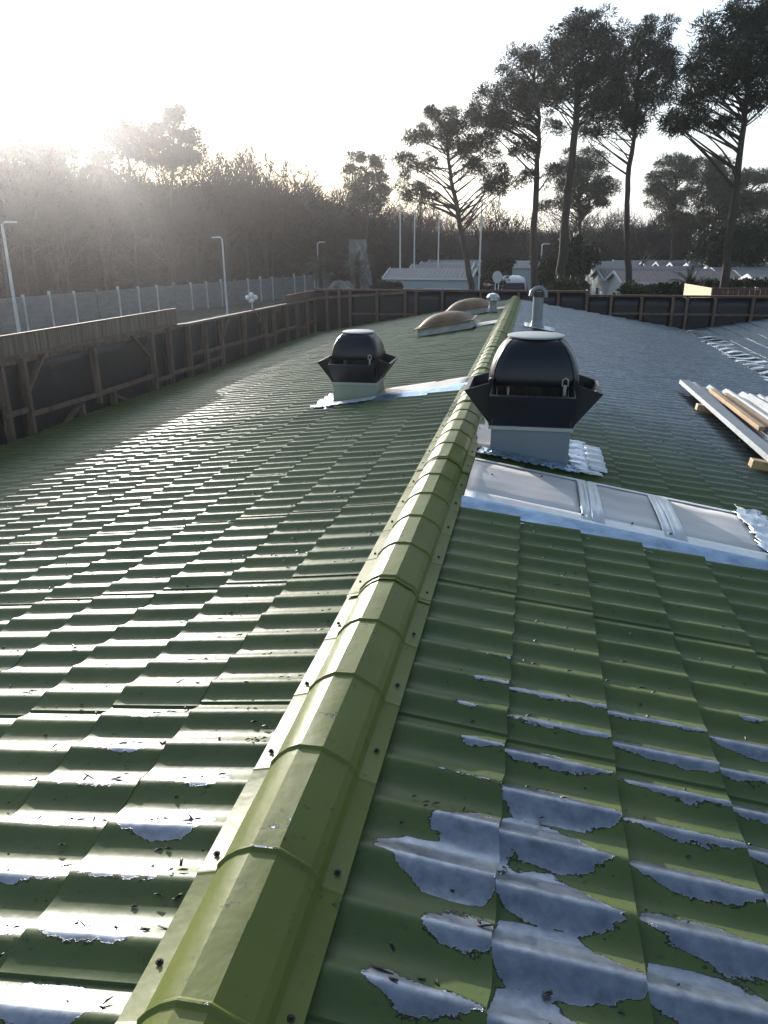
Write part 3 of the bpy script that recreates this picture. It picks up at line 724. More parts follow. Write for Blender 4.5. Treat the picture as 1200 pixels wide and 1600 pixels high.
# ------------------------------------------------------------------ ground, road
tag(MB().add([(-900, -400, GZ), (900, -400, GZ), (900, 1500, GZ), (-900, 1500, GZ)], [(0, 1, 2, 3)]).build('ground', M['grass']), kind='structure')
q0, q1 = G(0, 560), G(520, 452)
dr = (q1-q0).normalized(); nr = Vector((-dr.y, dr.x, 0))
rd = [q0-dr*40+nr*1-nr*8, q0-dr*40+nr*1-nr*1.5, q1+dr*60-nr*1.5, q1+dr*60-nr*8]
tag(MB().add([(p.x, p.y, GZ+.004) for p in rd], [(0, 1, 2, 3)]).build('road', M['asphalt']), kind='structure')
kb = [q0-dr*40-nr*1.35, q0-dr*40-nr*1.2, q1+dr*60-nr*1.2, q1+dr*60-nr*1.35]
tag(MB().hexa([(p.x, p.y, GZ) for p in kb]+[(p.x, p.y, GZ+.13) for p in kb]).build('kerb', M['concpanel']), kind='structure')
tag(MB().add([(-20, 27, GZ+.006), (34, 27, GZ+.006), (34, 62, GZ+.006), (-20, 62, GZ+.006)], [(0, 1, 2, 3)]).build('gravel_path', M['asphalt']), kind='structure')
# concrete panel fence
c0, c1 = G(0, 522), G(492, 461)
cf = empty('concrete_fence', (c0.x, c0.y, GZ), math.atan2(c1.y-c0.y, c1.x-c0.x), 'long grey concrete panel fence with pale posts in front of the left wood', 'fence')
CL = (c1-c0).length+22; st = 2.0; n = int((CL+14)/st)
pm = None
for i in range(n):
    x = -14+i*st
    h = 1.95
    MB().box(x+.07, x+st-.07, -.03, .03, .02, h).build('panel', M['concpanel'], cf)
    MB().box(x-.055, x+.055, -.085, .06, 0, h+.12+.1*(i % 3 == 0)).build('post', M['pole' if i % 4 != 3 else 'concpanel'], cf)
# ------------------------------------------------------------------ vegetation
def rnd_unit(n):
    v = rng.normal(size=(n, 3)); return v/np.linalg.norm(v, axis=1)[:, None]
def tufts(name, centers, radii, per, length, width, m, parent, upbias=.3, flat=.8):
    """needle or leaf clumps: narrow faces radiating inside ellipsoidal clumps"""
    centers = np.asarray(centers); radii = np.asarray(radii)
    n = len(centers)*per
    c = np.repeat(centers, per, 0); r = np.repeat(radii, per)[:, None]
    d = rnd_unit(n); d[:, 2] += upbias; d /= np.linalg.norm(d, axis=1)[:, None]
    p = c + d*r*(rng.random((n, 1))**.5)*np.array([1, 1, flat])
    dirn = d + .7*rnd_unit(n); dirn /= np.linalg.norm(dirn, axis=1)[:, None]
    side = np.cross(dirn, rnd_unit(n)); side /= np.linalg.norm(side, axis=1)[:, None]
    L = length*(.6+.8*rng.random((n, 1))); w_ = width*(.6+.8*rng.random((n, 1)))
    V = np.stack([p-side*w_, p+side*w_, p+dirn*L+side*w_*.4, p+dirn*L-side*w_*.4], 1).reshape(-1, 3)
    F = np.arange(n*4).reshape(-1, 4)
    return npmesh(name, V, F, m, parent)
def branch_curve(a, b, sag, n=6):
    a = Vector(a); b = Vector(b); pts = []
    off = Vector((random.uniform(-1, 1), random.uniform(-1, 1), 0))*.08*(b-a).length
    for i in range(n+1):
        t = i/n; p = a.lerp(b, t); p = p + off*math.sin(math.pi*t); p.z -= sag*math.sin(math.pi*t)*(b-a).length; pts.append(p)
    return pts
def pine(trunkpx, crown, Y, r0, label, group='tall pines beyond the far hoarding', dens=1.0, clump=.55, ln=.26, wd=.026, m='needles', depth=.75):
    pts = [W(px, py, Y) for px, py in trunkpx]
    base = Vector((pts[0].x + (pts[0].x-pts[1].x)*.15, Y, GZ))
    t = empty('pine_tree', base, 0, label, 'tree', group)
    P = [Vector((0, 0, -.1))]+[p-base for p in pts]
    PP = [P[0]]
    for a_, b2 in zip(P, P[1:]):
        for k_ in range(1, 5): PP.append(a_.lerp(b2, k_/4)+(Vector((random.uniform(-1, 1), random.uniform(-1, 1), 0))*r0*.16 if k_ < 4 else Vector()))
    P = PP
    n = len(P); rads = [r0*.72*(1-.72*i/(n-1))*(1.15 if i == 0 else 1)*random.uniform(.93, 1.07) for i in range(n)]
    MB().tube(P, rads, 10).build('trunk', M['bark'], t, smooth=True, crease=80)
    sc = (Y/math.cos(YAW))/1185*1.03
    cs = []; rs = []; br = MB()
    for (cx, cy, rx, ry) in crown:
        c = W(cx, cy, Y)-base; RX, RZ = rx*sc, ry*sc; RY = RX*depth + .3
        k = max(3, int(dens*16*(RX*RZ*RY)**.55))
        for _ in range(k):
            d = rnd_unit(1)[0]*random.random()**.42
            q = Vector((c.x+d[0]*RX, c.y+d[1]*RY+random.uniform(-.6, .6), c.z+d[2]*RZ))
            cs.append(tuple(q)); rs.append(clump*random.uniform(.45, 1.0))
            # a branch from the trunk out to the clump
            if random.random() < .6:
                zt = min(max(q.z-Vector((q.x-P[-1].x, q.y, 0)).length*random.uniform(.1, .75)-random.uniform(0, .8), P[1].z+(P[-1].z-P[1].z)*.45), P[-1].z)
                for i in range(n-1):
                    if P[i].z <= zt <= P[i+1].z: s_ = P[i].lerp(P[i+1], (zt-P[i].z)/(P[i+1].z-P[i].z)); break
                else: s_ = P[-1]
                bl = (q-s_).length; r = min(.09, .018+.012*bl)
                br.tube(branch_curve(s_, q, random.uniform(-.09, .05)), [r*(1-.75*i/6) for i in range(7)], 5, False)
    br.build('branches', M['bark'], t, smooth=True, crease=80)
    tufts('crown', cs, rs, int(185), ln*.62, wd*.72, M[m], t)
    return t
Z = lambda L: [(600+x/2, y/2, rx/2, ry/2) for x, y, rx, ry in L]
T = lambda L: [(600+x/2, y/2) for x, y in L]
pine(T([(274, 890), (245, 740), (215, 590), (200, 480), (195, 400)]), Z([(190, 400, 70, 55), (150, 350, 30, 14), (245, 375, 45, 30), (110, 430, 42, 28), (290, 440, 50, 50), (75, 515, 38, 32), (100, 595, 62, 42), (140, 510, 30, 22), (350, 545, 45, 55), (280, 520, 50, 26), (360, 590, 40, 20), (240, 460, 50, 24)]), 48, .30, 'leaning pine with a broad crown behind the flagpoles, leftmost of the tall pines')
pine(T([(470, 890), (468, 700), (478, 500), (486, 370), (470, 250)]), Z([(430, 230, 60, 55), (400, 300, 80, 55), (340, 340, 60, 50), (320, 370, 45, 30), (470, 310, 70, 50), (390, 400, 70, 30), (430, 470, 40, 25), (500, 200, 50, 50), (550, 400, 30, 16), (440, 560, 30, 20), (540, 530, 26, 14)]), 46, .33, 'straight pine with a dark crown hanging left, just right of the parked van')
pine(T([(550, 890), (565, 700), (592, 450), (602, 320), (620, 200), (625, 110)]), Z([(610, 75, 55, 38), (680, 110, 60, 50), (550, 140, 60, 50), (630, 170, 90, 60), (720, 190, 55, 60), (540, 230, 70, 50), (640, 260, 90, 45), (580, 310, 50, 25), (690, 300, 60, 30), (510, 290, 40, 30), (655, 350, 36, 14)]), 42, .36, 'tallest crowned pine in the middle of the tall group, dense top')
pine(T([(765, 885), (758, 700), (762, 560), (785, 400), (790, 280), (800, 160)]), Z([(835, 110, 50, 36), (795, 150, 60, 50), (850, 170, 45, 45), (790, 250, 90, 60), (890, 230, 45, 50), (700, 300, 60, 40), (720, 370, 70, 45), (660, 400, 40, 26), (770, 400, 45, 30), (860, 300, 40, 20), (790, 340, 60, 30)]), 44, .28, 'slender bent pine right of the tallest one')
pine(T([(1065, 880), (1085, 700), (1112, 480), (1135, 300), (1150, 150), (1165, 20)]), Z([(1150, 30, 80, 50), (1060, 110, 60, 40), (1180, 90, 90, 60), (1100, 170, 80, 45), (1010, 200, 42, 34), (1190, 200, 60, 60), (1000, 270, 70, 30), (1060, 290, 60, 24), (930, 330, 40, 26), (960, 385, 70, 30), (890, 400, 42, 18), (1060, 390, 40, 18), (1190, 320, 45, 50), (1240, 180, 60, 90), (1130, 240, 60, 24), (960, 230, 20, 26)]), 34, .27, 'pine at the right edge whose long branches reach left')
pine(T([(614, 780), (610, 640), (605, 520)]), Z([(620, 500, 70, 34), (650, 540, 70, 34), (560, 545, 50, 24), (600, 590, 90, 34), (680, 600, 60, 30), (530, 640, 50, 22), (640, 640, 70, 18)]), 66, .30, 'shorter pine with a layered crown seen between the trunks of the tall pines', clump=.6)
pine(T([(900, 800), (905, 700), (915, 560)]), Z([(920, 515, 60, 20), (870, 560, 40, 22), (950, 540, 34, 16), (840, 590, 34, 12), (890, 620, 70, 34), (900, 690, 60, 30)]), 82, .3, 'far pine right of the slender one, flat top', 'distant pines on the right', clump=.7, ln=.34, wd=.035, m='leafpale')
pine(T([(1040, 800), (1045, 700), (1040, 560)]), Z([(1045, 520, 45, 22), (1010, 560, 50, 26), (1070, 570, 50, 28), (1040, 620, 80, 34), (1120, 640, 60, 30), (1150, 560, 40, 18), (1180, 620, 40, 26), (1190, 560, 30, 12), (1020, 690, 60, 20)]), 80, .3, 'far pine behind the trunk of the right-edge pine, wide loose crown', 'distant pines on the right', clump=.7, ln=.34, wd=.035, m='leafpale')
gl = 'pines standing out of the left wood'
pine([(265, 470), (267, 330), (270, 250), (272, 190)], [(272, 180, 22, 12), (262, 205, 30, 14), (295, 215, 22, 16), (240, 225, 26, 12), (300, 240, 24, 12), (265, 250, 50, 14)], 66, .3, 'high pine standing out of the left wood, tallest there', gl, dens=.95, clump=.75, ln=.35, wd=.04)
pine([(200, 480), (200, 330), (200, 240)], [(190, 200, 20, 12), (215, 205, 14, 10), (180, 220, 22, 14), (205, 235, 30, 14), (160, 245, 24, 14), (150, 270, 24, 14)], 64, .3, 'lower pine left of the tallest pine of the left wood', gl, dens=.95, clump=.75, ln=.35, wd=.04)
pine([(55, 490), (57, 330), (60, 240)], [(60, 212, 28, 12), (50, 235, 44, 16), (100, 230, 24, 14), (20, 225, 30, 14), (0, 235, 30, 18), (80, 260, 44, 16), (-30, 240, 30, 20)], 60, .3, 'broad pine at the far left in front of the glare', gl, clump=.8, ln=.35, wd=.04)
pine([(572, 440), (573, 340), (572, 270)], [(566, 248, 18, 6), (592, 256, 12, 8), (552, 266, 14, 6), (580, 276, 26, 7), (556, 292, 16, 8), (596, 296, 16, 10), (575, 312, 34, 8)], 72, .25, 'small round pine at the right end of the left wood', gl, dens=.8, clump=.7, ln=.35, wd=.04)
# bare trees
def bare_variant(h, seed, spread=.5):
    random.seed(seed)
    tr = MB(); segs = []                    # trunk+limbs as tubes, fine twigs as thin faces
    def grow(p, d, L, r, lev):
        n = 3; pts = [p]; rr = [r]
        for i in range(n):
            d = (d+Vector((random.uniform(-1, 1), random.uniform(-1, 1), random.uniform(-.3, .7)))*.16).normalized()
            p = p+d*L/n; pts.append(p); rr.append(r*(1-.5*(i+1)/n))
        if lev < 2: tr.tube(pts, rr, 6 if lev == 0 else 4, False)
        else:
            for a, b, ra in zip(pts, pts[1:], rr): segs.append((a, b, ra))
        if lev >= 4: return
        k = (5, 4, 4, 4)[lev]
        for i in range(k):
            t = random.uniform(.35, 1) if lev else random.uniform(.3, 1)
            q = pts[0].lerp(pts[-1], t) if lev else pts[min(3, int(t*3))].lerp(pts[min(3, int(t*3)+1)], t*3 % 1)
            ax = Vector((random.uniform(-1, 1), random.uniform(-1, 1), random.uniform(-.2, .9))).normalized()
            grow(q, (d*(1-spread)+ax*spread*1.3).normalized(), L*random.uniform(.5, .72), r*.42, lev+1)
    for s_ in range(1):
        grow(Vector((0, 0, 0)), Vector((0, 0, 1)), h*.52, h*.013, 0)
    zm = max(max(v[2] for v in tr.v), max(b[2] for a, b, c in segs)); kz = h/zm
    tr.v = [(v[0]*kz, v[1]*kz, v[2]*kz) for v in tr.v]; segs = [(a*kz, b*kz, c) for a, b, c in segs]
    me = bpy.data.meshes.new('trunk'); me.from_pydata(tr.v, [], tr.f); me.materials.append(M['barkgrey'])
    A = np.array([a for a, b, r in segs]); B = np.array([b for a, b, r in segs]); rr = np.array([max(r, .021) for a, b, r in segs])[:, None]
    d = B-A; s_ = np.cross(d, rnd_unit(len(A))); s_ /= np.linalg.norm(s_, axis=1)[:, None]
    s2 = np.cross(d, s_); s2 /= np.linalg.norm(s2, axis=1)[:, None]
    V = np.stack([A-s_*rr, A+s_*rr, B+s_*rr*.6, B-s_*rr*.6, A-s2*rr, A+s2*rr, B+s2*rr*.6, B-s2*rr*.6], 1).reshape(-1, 3)
    o = npmesh('crown', V, np.arange(len(V)).reshape(-1, 4), M['twig']); cm_ = o.data; bpy.data.objects.remove(o)
    return me, cm_
BV = [bare_variant(12, 11+i, .45+.05*i) for i in range(5)]
random.seed(21)
def bare_tree(x, y, h, k, label, group):
    t = empty('bare_tree', (x, y, GZ), random.uniform(0, 6.28), label, 'tree', group); s_ = h/12; t.scale = (s_*random.uniform(.85, 1.1), s_*random.uniform(.85, 1.1), s_)
    for nme, me in zip(('trunk', 'crown'), BV[k % 5]):
        o = bpy.data.objects.new(nme, me); link(o, t)
    return t
def tipz(px, py, Y): return W(px, py, Y).z-GZ
tops = [(-80, 205), (0, 205), (60, 212), (130, 232), (200, 230), (320, 228), (360, 222), (420, 233), (480, 242), (540, 268), (600, 290), (640, 300)]
def top_at(px):
    for (a, ya), (b, yb) in zip(tops, tops[1:]):
        if a <= px <= b: return ya+(yb-ya)*(px-a)/(b-a)
    return tops[0][1] if px < tops[0][0] else 305
LW = 'bare winter tree among the many of the left wood'
for row, (Ya, dens_) in enumerate(((0, 25), (6, 27), (13, 29))):
    for px in range(-90, 650, dens_):
        p = px+random.uniform(-10, 10)
        t_ = (min(max(p, 0), 492))/492; Yb = c0.y+(c1.y-c0.y)*t_ + 7
        Y = Yb*1.0+Ya+random.uniform(-2, 2); Y = min(Y, 84)
        hh = tipz(p, top_at(p), Y)*random.uniform(.95, 1.2)*(1 if row else .9)
        q = W(p, 430, Y); bare_tree(q.x, Y, hh/1.04, random.randrange(5), LW, 'bare trees of the left wood')
for row, (Y0, yy) in enumerate(((90, 322), (97, 316), (104, 308))):
    for px in range(600, 1290, 30):
        p = px+random.uniform(-12, 12); Y = Y0+random.uniform(-4, 4)
        hh = tipz(p, yy+random.uniform(-14, 20), Y); q = W(p, 420, Y)
        bare_tree(q.x, Y, hh, random.randrange(5), 'bare winter tree in the row far behind the mobile homes', 'bare trees behind the mobile homes')
for px, py, Y, lb in ((750, 290, 56, 'open bare tree with spreading branches behind the rightmost flagpole'), (800, 325, 64, 'bare tree behind the parked van'), (1000, 330, 70, 'bare tree behind the mobile homes, between the slender pine and the right-edge pine'), (640, 320, 70, 'bare tree behind the left mobile home')):
    q = W(px, 430, Y); bare_tree(q.x, Y, tipz(px, py, Y), int(px) % 5, lb, None)
# undergrowth masses behind and below the trees
def brushmass(name, pts, n, zmax, lab=None, m='brush', size=.5):
    """pts: list of (x,y,height) along a band"""
    P = []
    for _ in range(n):
        i = random.randrange(len(pts)-1); t = random.random(); a, b = pts[i], pts[i+1]
        x = a[0]+(b[0]-a[0])*t; y = a[1]+(b[1]-a[1])*t + random.uniform(0, 9); h = a[2]+(b[2]-a[2])*t
        P.append((x+random.uniform(-1, 1), y, GZ+h*random.random()**.8))
    o = tufts(name, np.array(P), np.full(len(P), .8), 16, size, size*.07, M[m], None, .5, 1.2)
    return tag(o, kind='stuff')
band = []
for px in range(-140, 660, 80):
    t_ = min(max(px, 0), 492)/492; Y = c0.y+(c1.y-c0.y)*t_+9; Y = min(Y, 80); q = W(px, 430, Y)
    band.append((q.x, Y, max(3, tipz(px, top_at(px)+78, Y+4))))
u1 = brushmass('undergrowth', band, 12000, 1, size=.7); tag(u1, 'brown tangle of brush and twigs filling the left wood', 'undergrowth')
band = [(W(px, 430, 88).x, 92, tipz(px, 375 if px < 1000 else 366, 92)) for px in range(590, 1300, 60)]
u2 = brushmass('undergrowth', band, 6500, 1, size=.7); tag(u2, 'brown brush filling the wood line behind the mobile homes', 'undergrowth')
# rounded evergreen shrubs
def shrub(px, py, rx, ry, Y, label, m='leaves', name='evergreen_shrub', group=None):
    c = W(px, py, Y); sc = Y/1185*1.05; base = Vector((c.x, Y, GZ)); t = empty(name, base, 0, label, 'shrub', group)
    RX, RZ = rx*sc, max(ry*sc-.1, .12); top = c.z+RZ-GZ; cs = []; rs = []
    for _ in range(int(26+10*RX*RZ)):
        d = rnd_unit(1)[0]*random.random()**.35
        cs.append((d[0]*RX, d[1]*RX*.7, c.z-GZ+d[2]*RZ)); rs.append(min(.32+.1*RX, max(RZ*.5, .16)))
    for _ in range(14): cs.append((random.uniform(-.8, .8)*RX, random.uniform(-.5, .5)*RX, random.uniform(.2, c.z-GZ))); rs.append(.5)
    MB().tube([(0, 0, -.05), (.05, 0, top*.4), (0, .05, top*.7)], [.12, .09, .04], 7).build('stem', M['barkgrey'], t)
    tufts('foliage', cs, rs, 170, .16, .045, M[m], t, .1, 1)
for a_ in ((872, 425, 32, 22, 52, 'dark rounded evergreen shrub left of the tallest pine trunk'), (900, 398, 28, 24, 54, 'dark evergreen shrub behind the tallest pine trunk, higher than its neighbour'), (778, 410, 22, 12, 56, 'dark low shrub behind the round sign'), (1120, 385, 34, 26, 62, 'wide dark evergreen shrub left of the right-edge pine trunk'), (1175, 375, 40, 30, 62, 'wide dark evergreen shrub right of the right-edge pine trunk')): shrub(*a_)
shrub(1000, 456, 28, 7, 34, 'clipped low hedge in front of the red-roofed mobile home', 'leafpale', 'hedge')
shrub(1052, 456, 20, 8, 34, 'darker low hedge beside the plywood panel', 'leaves', 'hedge')
shrub(1150, 444, 60, 4, 44, 'long low hedge behind the brown board fence', 'leafpale', 'hedge')
shrub(890, 447, 22, 7, 40, 'light green low bush at the foot of the tallest pine', 'leafpale', 'bush')
shrub(607, 449, 20, 7, 50, 'reddish brown low bush in front of the left mobile home', 'brush', 'bush')
# palms
def palm(px, ptop, pbot, Y, R_, label, squat=False, group='dark palms by the rock column'):
    c = W(px, ptop, Y); base = Vector((c.x, Y, GZ)); t = empty('palm_tree', base, 0, label, 'palm', group); h = c.z-GZ-R_*.3
    MB().tube([(0, 0, -.1), (.05, 0, h*.5), (0, 0, h)], [.22, .19, .2], 10).build('trunk', M['bark'], t, smooth=True)
    V = []; F = []
    for k in range(46):
        a = random.uniform(0, 6.28); el = random.uniform(-.9, 1.3); L = R_*random.uniform(.75, 1.1)
        prev = Vector((0, 0, h)); d = Vector((math.cos(a)*math.cos(el), math.sin(a)*math.cos(el), math.sin(el)))
        for i in range(6):
            q = prev+d*L/6; sd_ = d.cross(Vector((0, 0, 1))).normalized()
            for s_ in (-1, 1):
                for e in range(3):
                    m_ = prev.lerp(q, e/3); tip = m_+sd_*s_*L*.22*(1-i/8)+d*L*.15+Vector((0, 0, -L*.08)); b = len(V)
                    V += [m_, m_+d*L*.045, tip]; F.append((b, b+1, b+2))
            prev = q; d = (d+Vector((0, 0, -.17))).normalized()
    MB().add(V, F).build('crown', M['leaves'], t)
palm(499, 405, 450, 60, 1.35, 'dark palm standing left of the pale rock column')
palm(557, 408, 450, 58, 1.45, 'dark palm in front of the pale rock column')
palm(1079, 436, 455, 44, 1.1, 'low fan palm before the gap between mobile homes on the right', group=None)
# pale rocky column
rc = W(560, 400, 66); sc = 66/1185
V = []; F = []; nz, na = 26, 22
for i in range(nz+1):
    z = (tipz(560, 374, 66))*i/nz
    for k in range(na):
        a = 2*math.pi*k/na; s_ = i/nz
        r = (1.2 if s_ < .16 else .8)*(1+.16*math.sin(3*a+7*s_)+.12*math.sin(5*a-13*s_)+random.uniform(-.08, .08))*(1-.25*s_**5)
        V.append((r*math.cos(a)+.25*math.sin(4*s_), r*math.sin(a), z))
for i in range(nz):
    for k in range(na): a = i*na+k; b = i*na+(k+1) % na; F.append((a, b, b+na, a+na))
F.append(tuple(nz*na+k for k in range(na)))
o = MB().add(V, F).build('rock_column', M['rock'], smooth=True, crease=35); o.location = (rc.x, 66, GZ); tag(o, 'tall pale mottled rocky column behind the dark palms', 'rock column')
o = MB().lathe([(1.6, 0), (1.5, .5), (1.2, 1.0), (.5, 1.3)], 14).build('boulder', M['rock'], smooth=True, crease=20); q = W(533, 445, 64); o.location = (q.x, 64, GZ); o.scale = (1, .9, 1.5)
for v in o.data.vertices: v.co += Vector((random.uniform(-.15, .15), random.uniform(-.15, .15), random.uniform(-.1, .1)))
tag(o, 'low pale boulder at the left foot of the rocky column', 'boulder')
# ------------------------------------------------------------------ poles, lamps, sign, van
def flagpole(px, ptop, Y, label):
    c = W(px, ptop, Y); h = c.z-GZ; t = empty('flagpole', (c.x, Y, GZ), 0, label, 'flagpole', 'white flagpoles beyond the hoarding')
    MB().tube([(0, 0, 0), (0, 0, h)], [.07, .045], 10).build('pole', M['white'], t, smooth=True)
    MB().lathe([(.02, 0), (.07, .05), (.07, .09), (.01, .13)], 10, (0, 0, h)).build('finial', M['white'], t, smooth=True)
    MB().lathe([(.18, 0), (.16, .1), (.08, .12)], 12).build('foot', M['galv'], t)
flagpole(625.5, 321, 58, 'white flagpole, leftmost of the four'); flagpole(648, 332, 60, 'white flagpole, second of the four from the left')
flagpole(686, 342, 62, 'white flagpole, third of the four, left of the leaning pine'); flagpole(753, 318, 50, 'white flagpole, rightmost of the four, right of the leaning pine')
def street_lamp(px, ptop, Y, side, label, arm=1.0, r=.06):
    c = W(px, ptop, Y); h = c.z-GZ; t = empty('street_lamp', (c.x, Y, GZ), 0, label, 'street lamp', 'street lamps')
    MB().tube([(0, 0, 0), (0, 0, h*.6), (0, 0, h)], [r*1.4, r, r*.8], 10).build('pole', M['pole'], t, smooth=True)
    MB().tube([(0, 0, h-.04), (side*arm*.4, 0, h+.06), (side*arm, 0, h+.08)], r*.6, 8).build('arm', M['pole'], t, smooth=True)
    MB().hexa([(side*arm*.8, -.09, h+.04), (side*(arm+.45), -.06, h+.05), (side*(arm+.45), .06, h+.05), (side*arm*.8, .09, h+.04), (side*arm*.8, -.07, h+.13), (side*(arm+.45), -.04, h+.10), (side*(arm+.45), .04, h+.10), (side*arm*.8, .07, h+.13)]).build('lamp_head', M['pole'], t, bevel=.01)
street_lamp(3, 350, 33, 1, 'tall pale street lamp at the far left in front of the concrete fence', .3, .07)
street_lamp(347, 373, 45, -1, 'slim street lamp before the left wood, between the far-left lamp and the palms', .2, .055)
street_lamp(496, 380, 62, 1, 'short street lamp just above the left palm', .2, .055)
street_lamp(847, 383, 56, 1, 'street lamp between the van and the tallest pine', .1, .05)
gp = W(393, 462, 36); t = empty('globe_lamp', (gp.x, 36, GZ), 0, 'lamp post with white opal globes beyond the left hoarding', 'lamp')
hh = gp.z-GZ
MB().tube([(0, 0, 0), (0, 0, hh)], [.06, .04], 8).build('pole', M['pole'], t)
for dx, dz in ((-.22, -.1), (0, .04), (.2, -.08), (.02, -.22)):
    MB().lathe([(.02, -.12), (.085, -.085), (.12, 0), (.085, .085), (.02, .12)], 12, (dx, -.06 if dz < -.2 else 0, hh+dz)).build('globe', M['globe'], t, smooth=True, crease=80)
    MB().bar((0, 0, hh-.3), (dx, 0, hh+dz-.1), .02, .02).build('arm', M['pole'], t)
c = W(777, 433, 45); t = empty('round_sign', (c.x, 45, GZ), .1, 'pale oval sign board on two posts left of the parked van', 'sign'); hh = c.z-GZ
MB().lathe([(.26, 0), (.27, .01), (.27, .04), (.26, .05)], 20).build('board', M['wallw'], t).matrix_local = Matrix.Translation((0, 0, hh)) @ Matrix.Rotation(R(90), 4, 'X') @ Matrix.Diagonal((1, 1.25, 1, 1))
MB().box(-.12, -.06, .01, .07, 0, hh-.05).build('post', M['white'], t); MB().box(.06, .12, .01, .07, 0, hh-.05).build('post', M['white'], t)
# van, nose towards the camera
VY = 56; vx = W(806, 440, VY).x
van = empty('parked_van', (vx, VY, GZ), R(7), 'white high-roofed van parked facing the camera beyond the ridge end', 'van')
def ring(w0, w1, z0, z1, y): return [(-w0, y, z0), (w0, y, z0), (w0*1.0, y, (z0+z1)*.5), (w1, y, z1-.12), (w1-.12, y, z1), (-w1+.12, y, z1), (-w1, y, z1-.12), (-w0, y, (z0+z1)*.5)]
b = MB(); rs_ = [ring(.88, .80, .35, .95, 0), ring(.96, .90, .32, 1.15, .35), ring(.98, .92, .32, 1.30, .75), ring(.99, .86, .30, 2.25, 1.65), ring(.99, .88, .30, 2.52, 2.3), ring(.99, .88, .30, 2.55, 5.3), ring(.97, .86, .34, 2.45, 5.45)]
V = [p for r_ in rs_ for p in r_]; F = []
for i in range(len(rs_)-1):
    for k in range(8): F.append((i*8+k, i*8+(k+1) % 8, (i+1)*8+(k+1) % 8, (i+1)*8+k))
F += [tuple(range(8))[::-1], tuple(len(V)-8+k for k in range(8))]
F = [f[::-1] for f in F]
b.add(V, F).build('body', M['white'], van, smooth=True, crease=30, bevel=.03)
MB().add([(-.84, .80, 1.36), (.84, .80, 1.36), (.76, 1.55, 2.12), (-.76, 1.55, 2.12)], [(0, 1, 2, 3)]).build('windscreen', M['glass'], van).location = (0, -.04, .05)
for s_ in (-1, 1):
    MB().box(*sorted((s_*1.0, s_*1.004)), 1.4, 2.3, 1.4, 1.95).build('side_window', M['glass'], van)
    MB().box(*sorted((s_*1.02, s_*1.18)), .95, 1.05, 1.35, 1.65).build('mirror', M['blackflap'], van)
    MB().box(*sorted((s_*.55, s_*.84)), -.02, .04, .72, .90).build('headlight', M['globe'], van, bevel=.01)
    for y in (.95, 4.4):
        wl = MB().tube([(s_*.78, y, .34), (s_*1.0, y, .34)], .34, 18).build('wheel', M['black'], van)
MB().box(-.4, .4, -.03, .0, .6, .85).build('grille', M['blackflap'], van); MB().box(-.9, .9, -.06, .05, .32, .5).build('bumper', M['blackflap'], van, bevel=.02)
# ------------------------------------------------------------------ mobile homes
def mobile_home(x, y, rz, L, Wd, wall, rf, label, windows=True, hz=2.75, rh=.5):
    t = empty('mobile_home', (x, y, GZ), rz, label, 'mobile home', 'mobile homes of the site')
    MB().box(0, L, 0, Wd, .15, hz).add([(0, 0, hz), (0, Wd, hz), (0, Wd/2, hz+rh-.04), (L, 0, hz), (L, Wd, hz), (L, Wd/2, hz+rh-.04)], [(0, 2, 1), (3, 4, 5)]).build('wall', M[wall], t)
    b = MB(); n = int(L/.25)
    V = []; F = []; ov = .18
    for i in range(n*4+1):
        xx = -ov+(L+2*ov)*i/(n*4); w_ = .02*(.5+.5*math.cos(i*math.pi/2))
        V += [(xx, -ov, hz-.07+w_), (xx, Wd/2, hz+rh+w_), (xx, Wd+ov, hz-.07+w_)]
    for i in range(n*4): F += [(i*3, i*3+1, i*3+4, i*3+3)[::-1], (i*3+1, i*3+2, i*3+5, i*3+4)[::-1]]
    o = b.add(V, F).build('roof', M[rf], t); mo = o.modifiers.new('th', 'SOLIDIFY'); mo.thickness = .03
    for xe in (-ov-.02, L+ov+.02):
        for sy in (0, 1):
            MB().bar((xe, -ov if sy == 0 else Wd+ov, hz-.09), (xe, Wd/2, hz+rh-.01), .05, .16, (0, 0, 1)).build('bargeboard', M['white'], t)
    MB().bar((-ov, -ov-.03, hz-.1), (L+ov, -ov-.03, hz-.1), .08, .1).build('gutter', M['white'], t)
    if windows:
        for xx in (.9, L*.48, L-1.6):
            f = MB().box(xx-.06, xx+1.06, -.03, .01, 1.05, 2.06).build('window', M['white'], t); MB().box(xx, xx+1, -.045, -.031, 1.1, 2.0).build('pane', M['glass'], f)
        f = MB().box(-.03, .01, Wd*.5-.4, Wd*.5+.4, .95, 2.1).build('window', M['white'], t); MB().box(-.045, -.031, Wd*.5-.33, Wd*.5+.33, 1.0, 2.04).build('pane', M['glass'], f)
    return t
def home_px(px, Y, *a, **k): q = W(px, 430, Y); return mobile_home(q.x, Y, *a, **k)
home_px(976, 47, R(8), 6.6, 3.8, 'wallw', 'rooft', 'mobile home with a red-brown roof, front one right of the tallest pine')
home_px(946, 52, R(8), 7.0, 3.8, 'wallb', 'roofg', 'pale blue mobile home just behind the red-roofed one')
home_px(932, 58, R(8), 8.0, 3.8, 'wallg', 'roofg', 'grey mobile home third back behind the red-roofed one')
home_px(1118, 56, R(4), 6.0, 3.6, 'wallw', 'roofg', 'grey-roofed mobile home left of the right-edge pine trunk')
home_px(1152, 50, R(4), 5.5, 3.6, 'wallw', 'roofg', 'grey-roofed mobile home right of the right-edge pine trunk')
home_px(1192, 45, R(4), 5.5, 3.6, 'wallw', 'roofg', 'mobile home cut by the right picture edge', rh=.4)
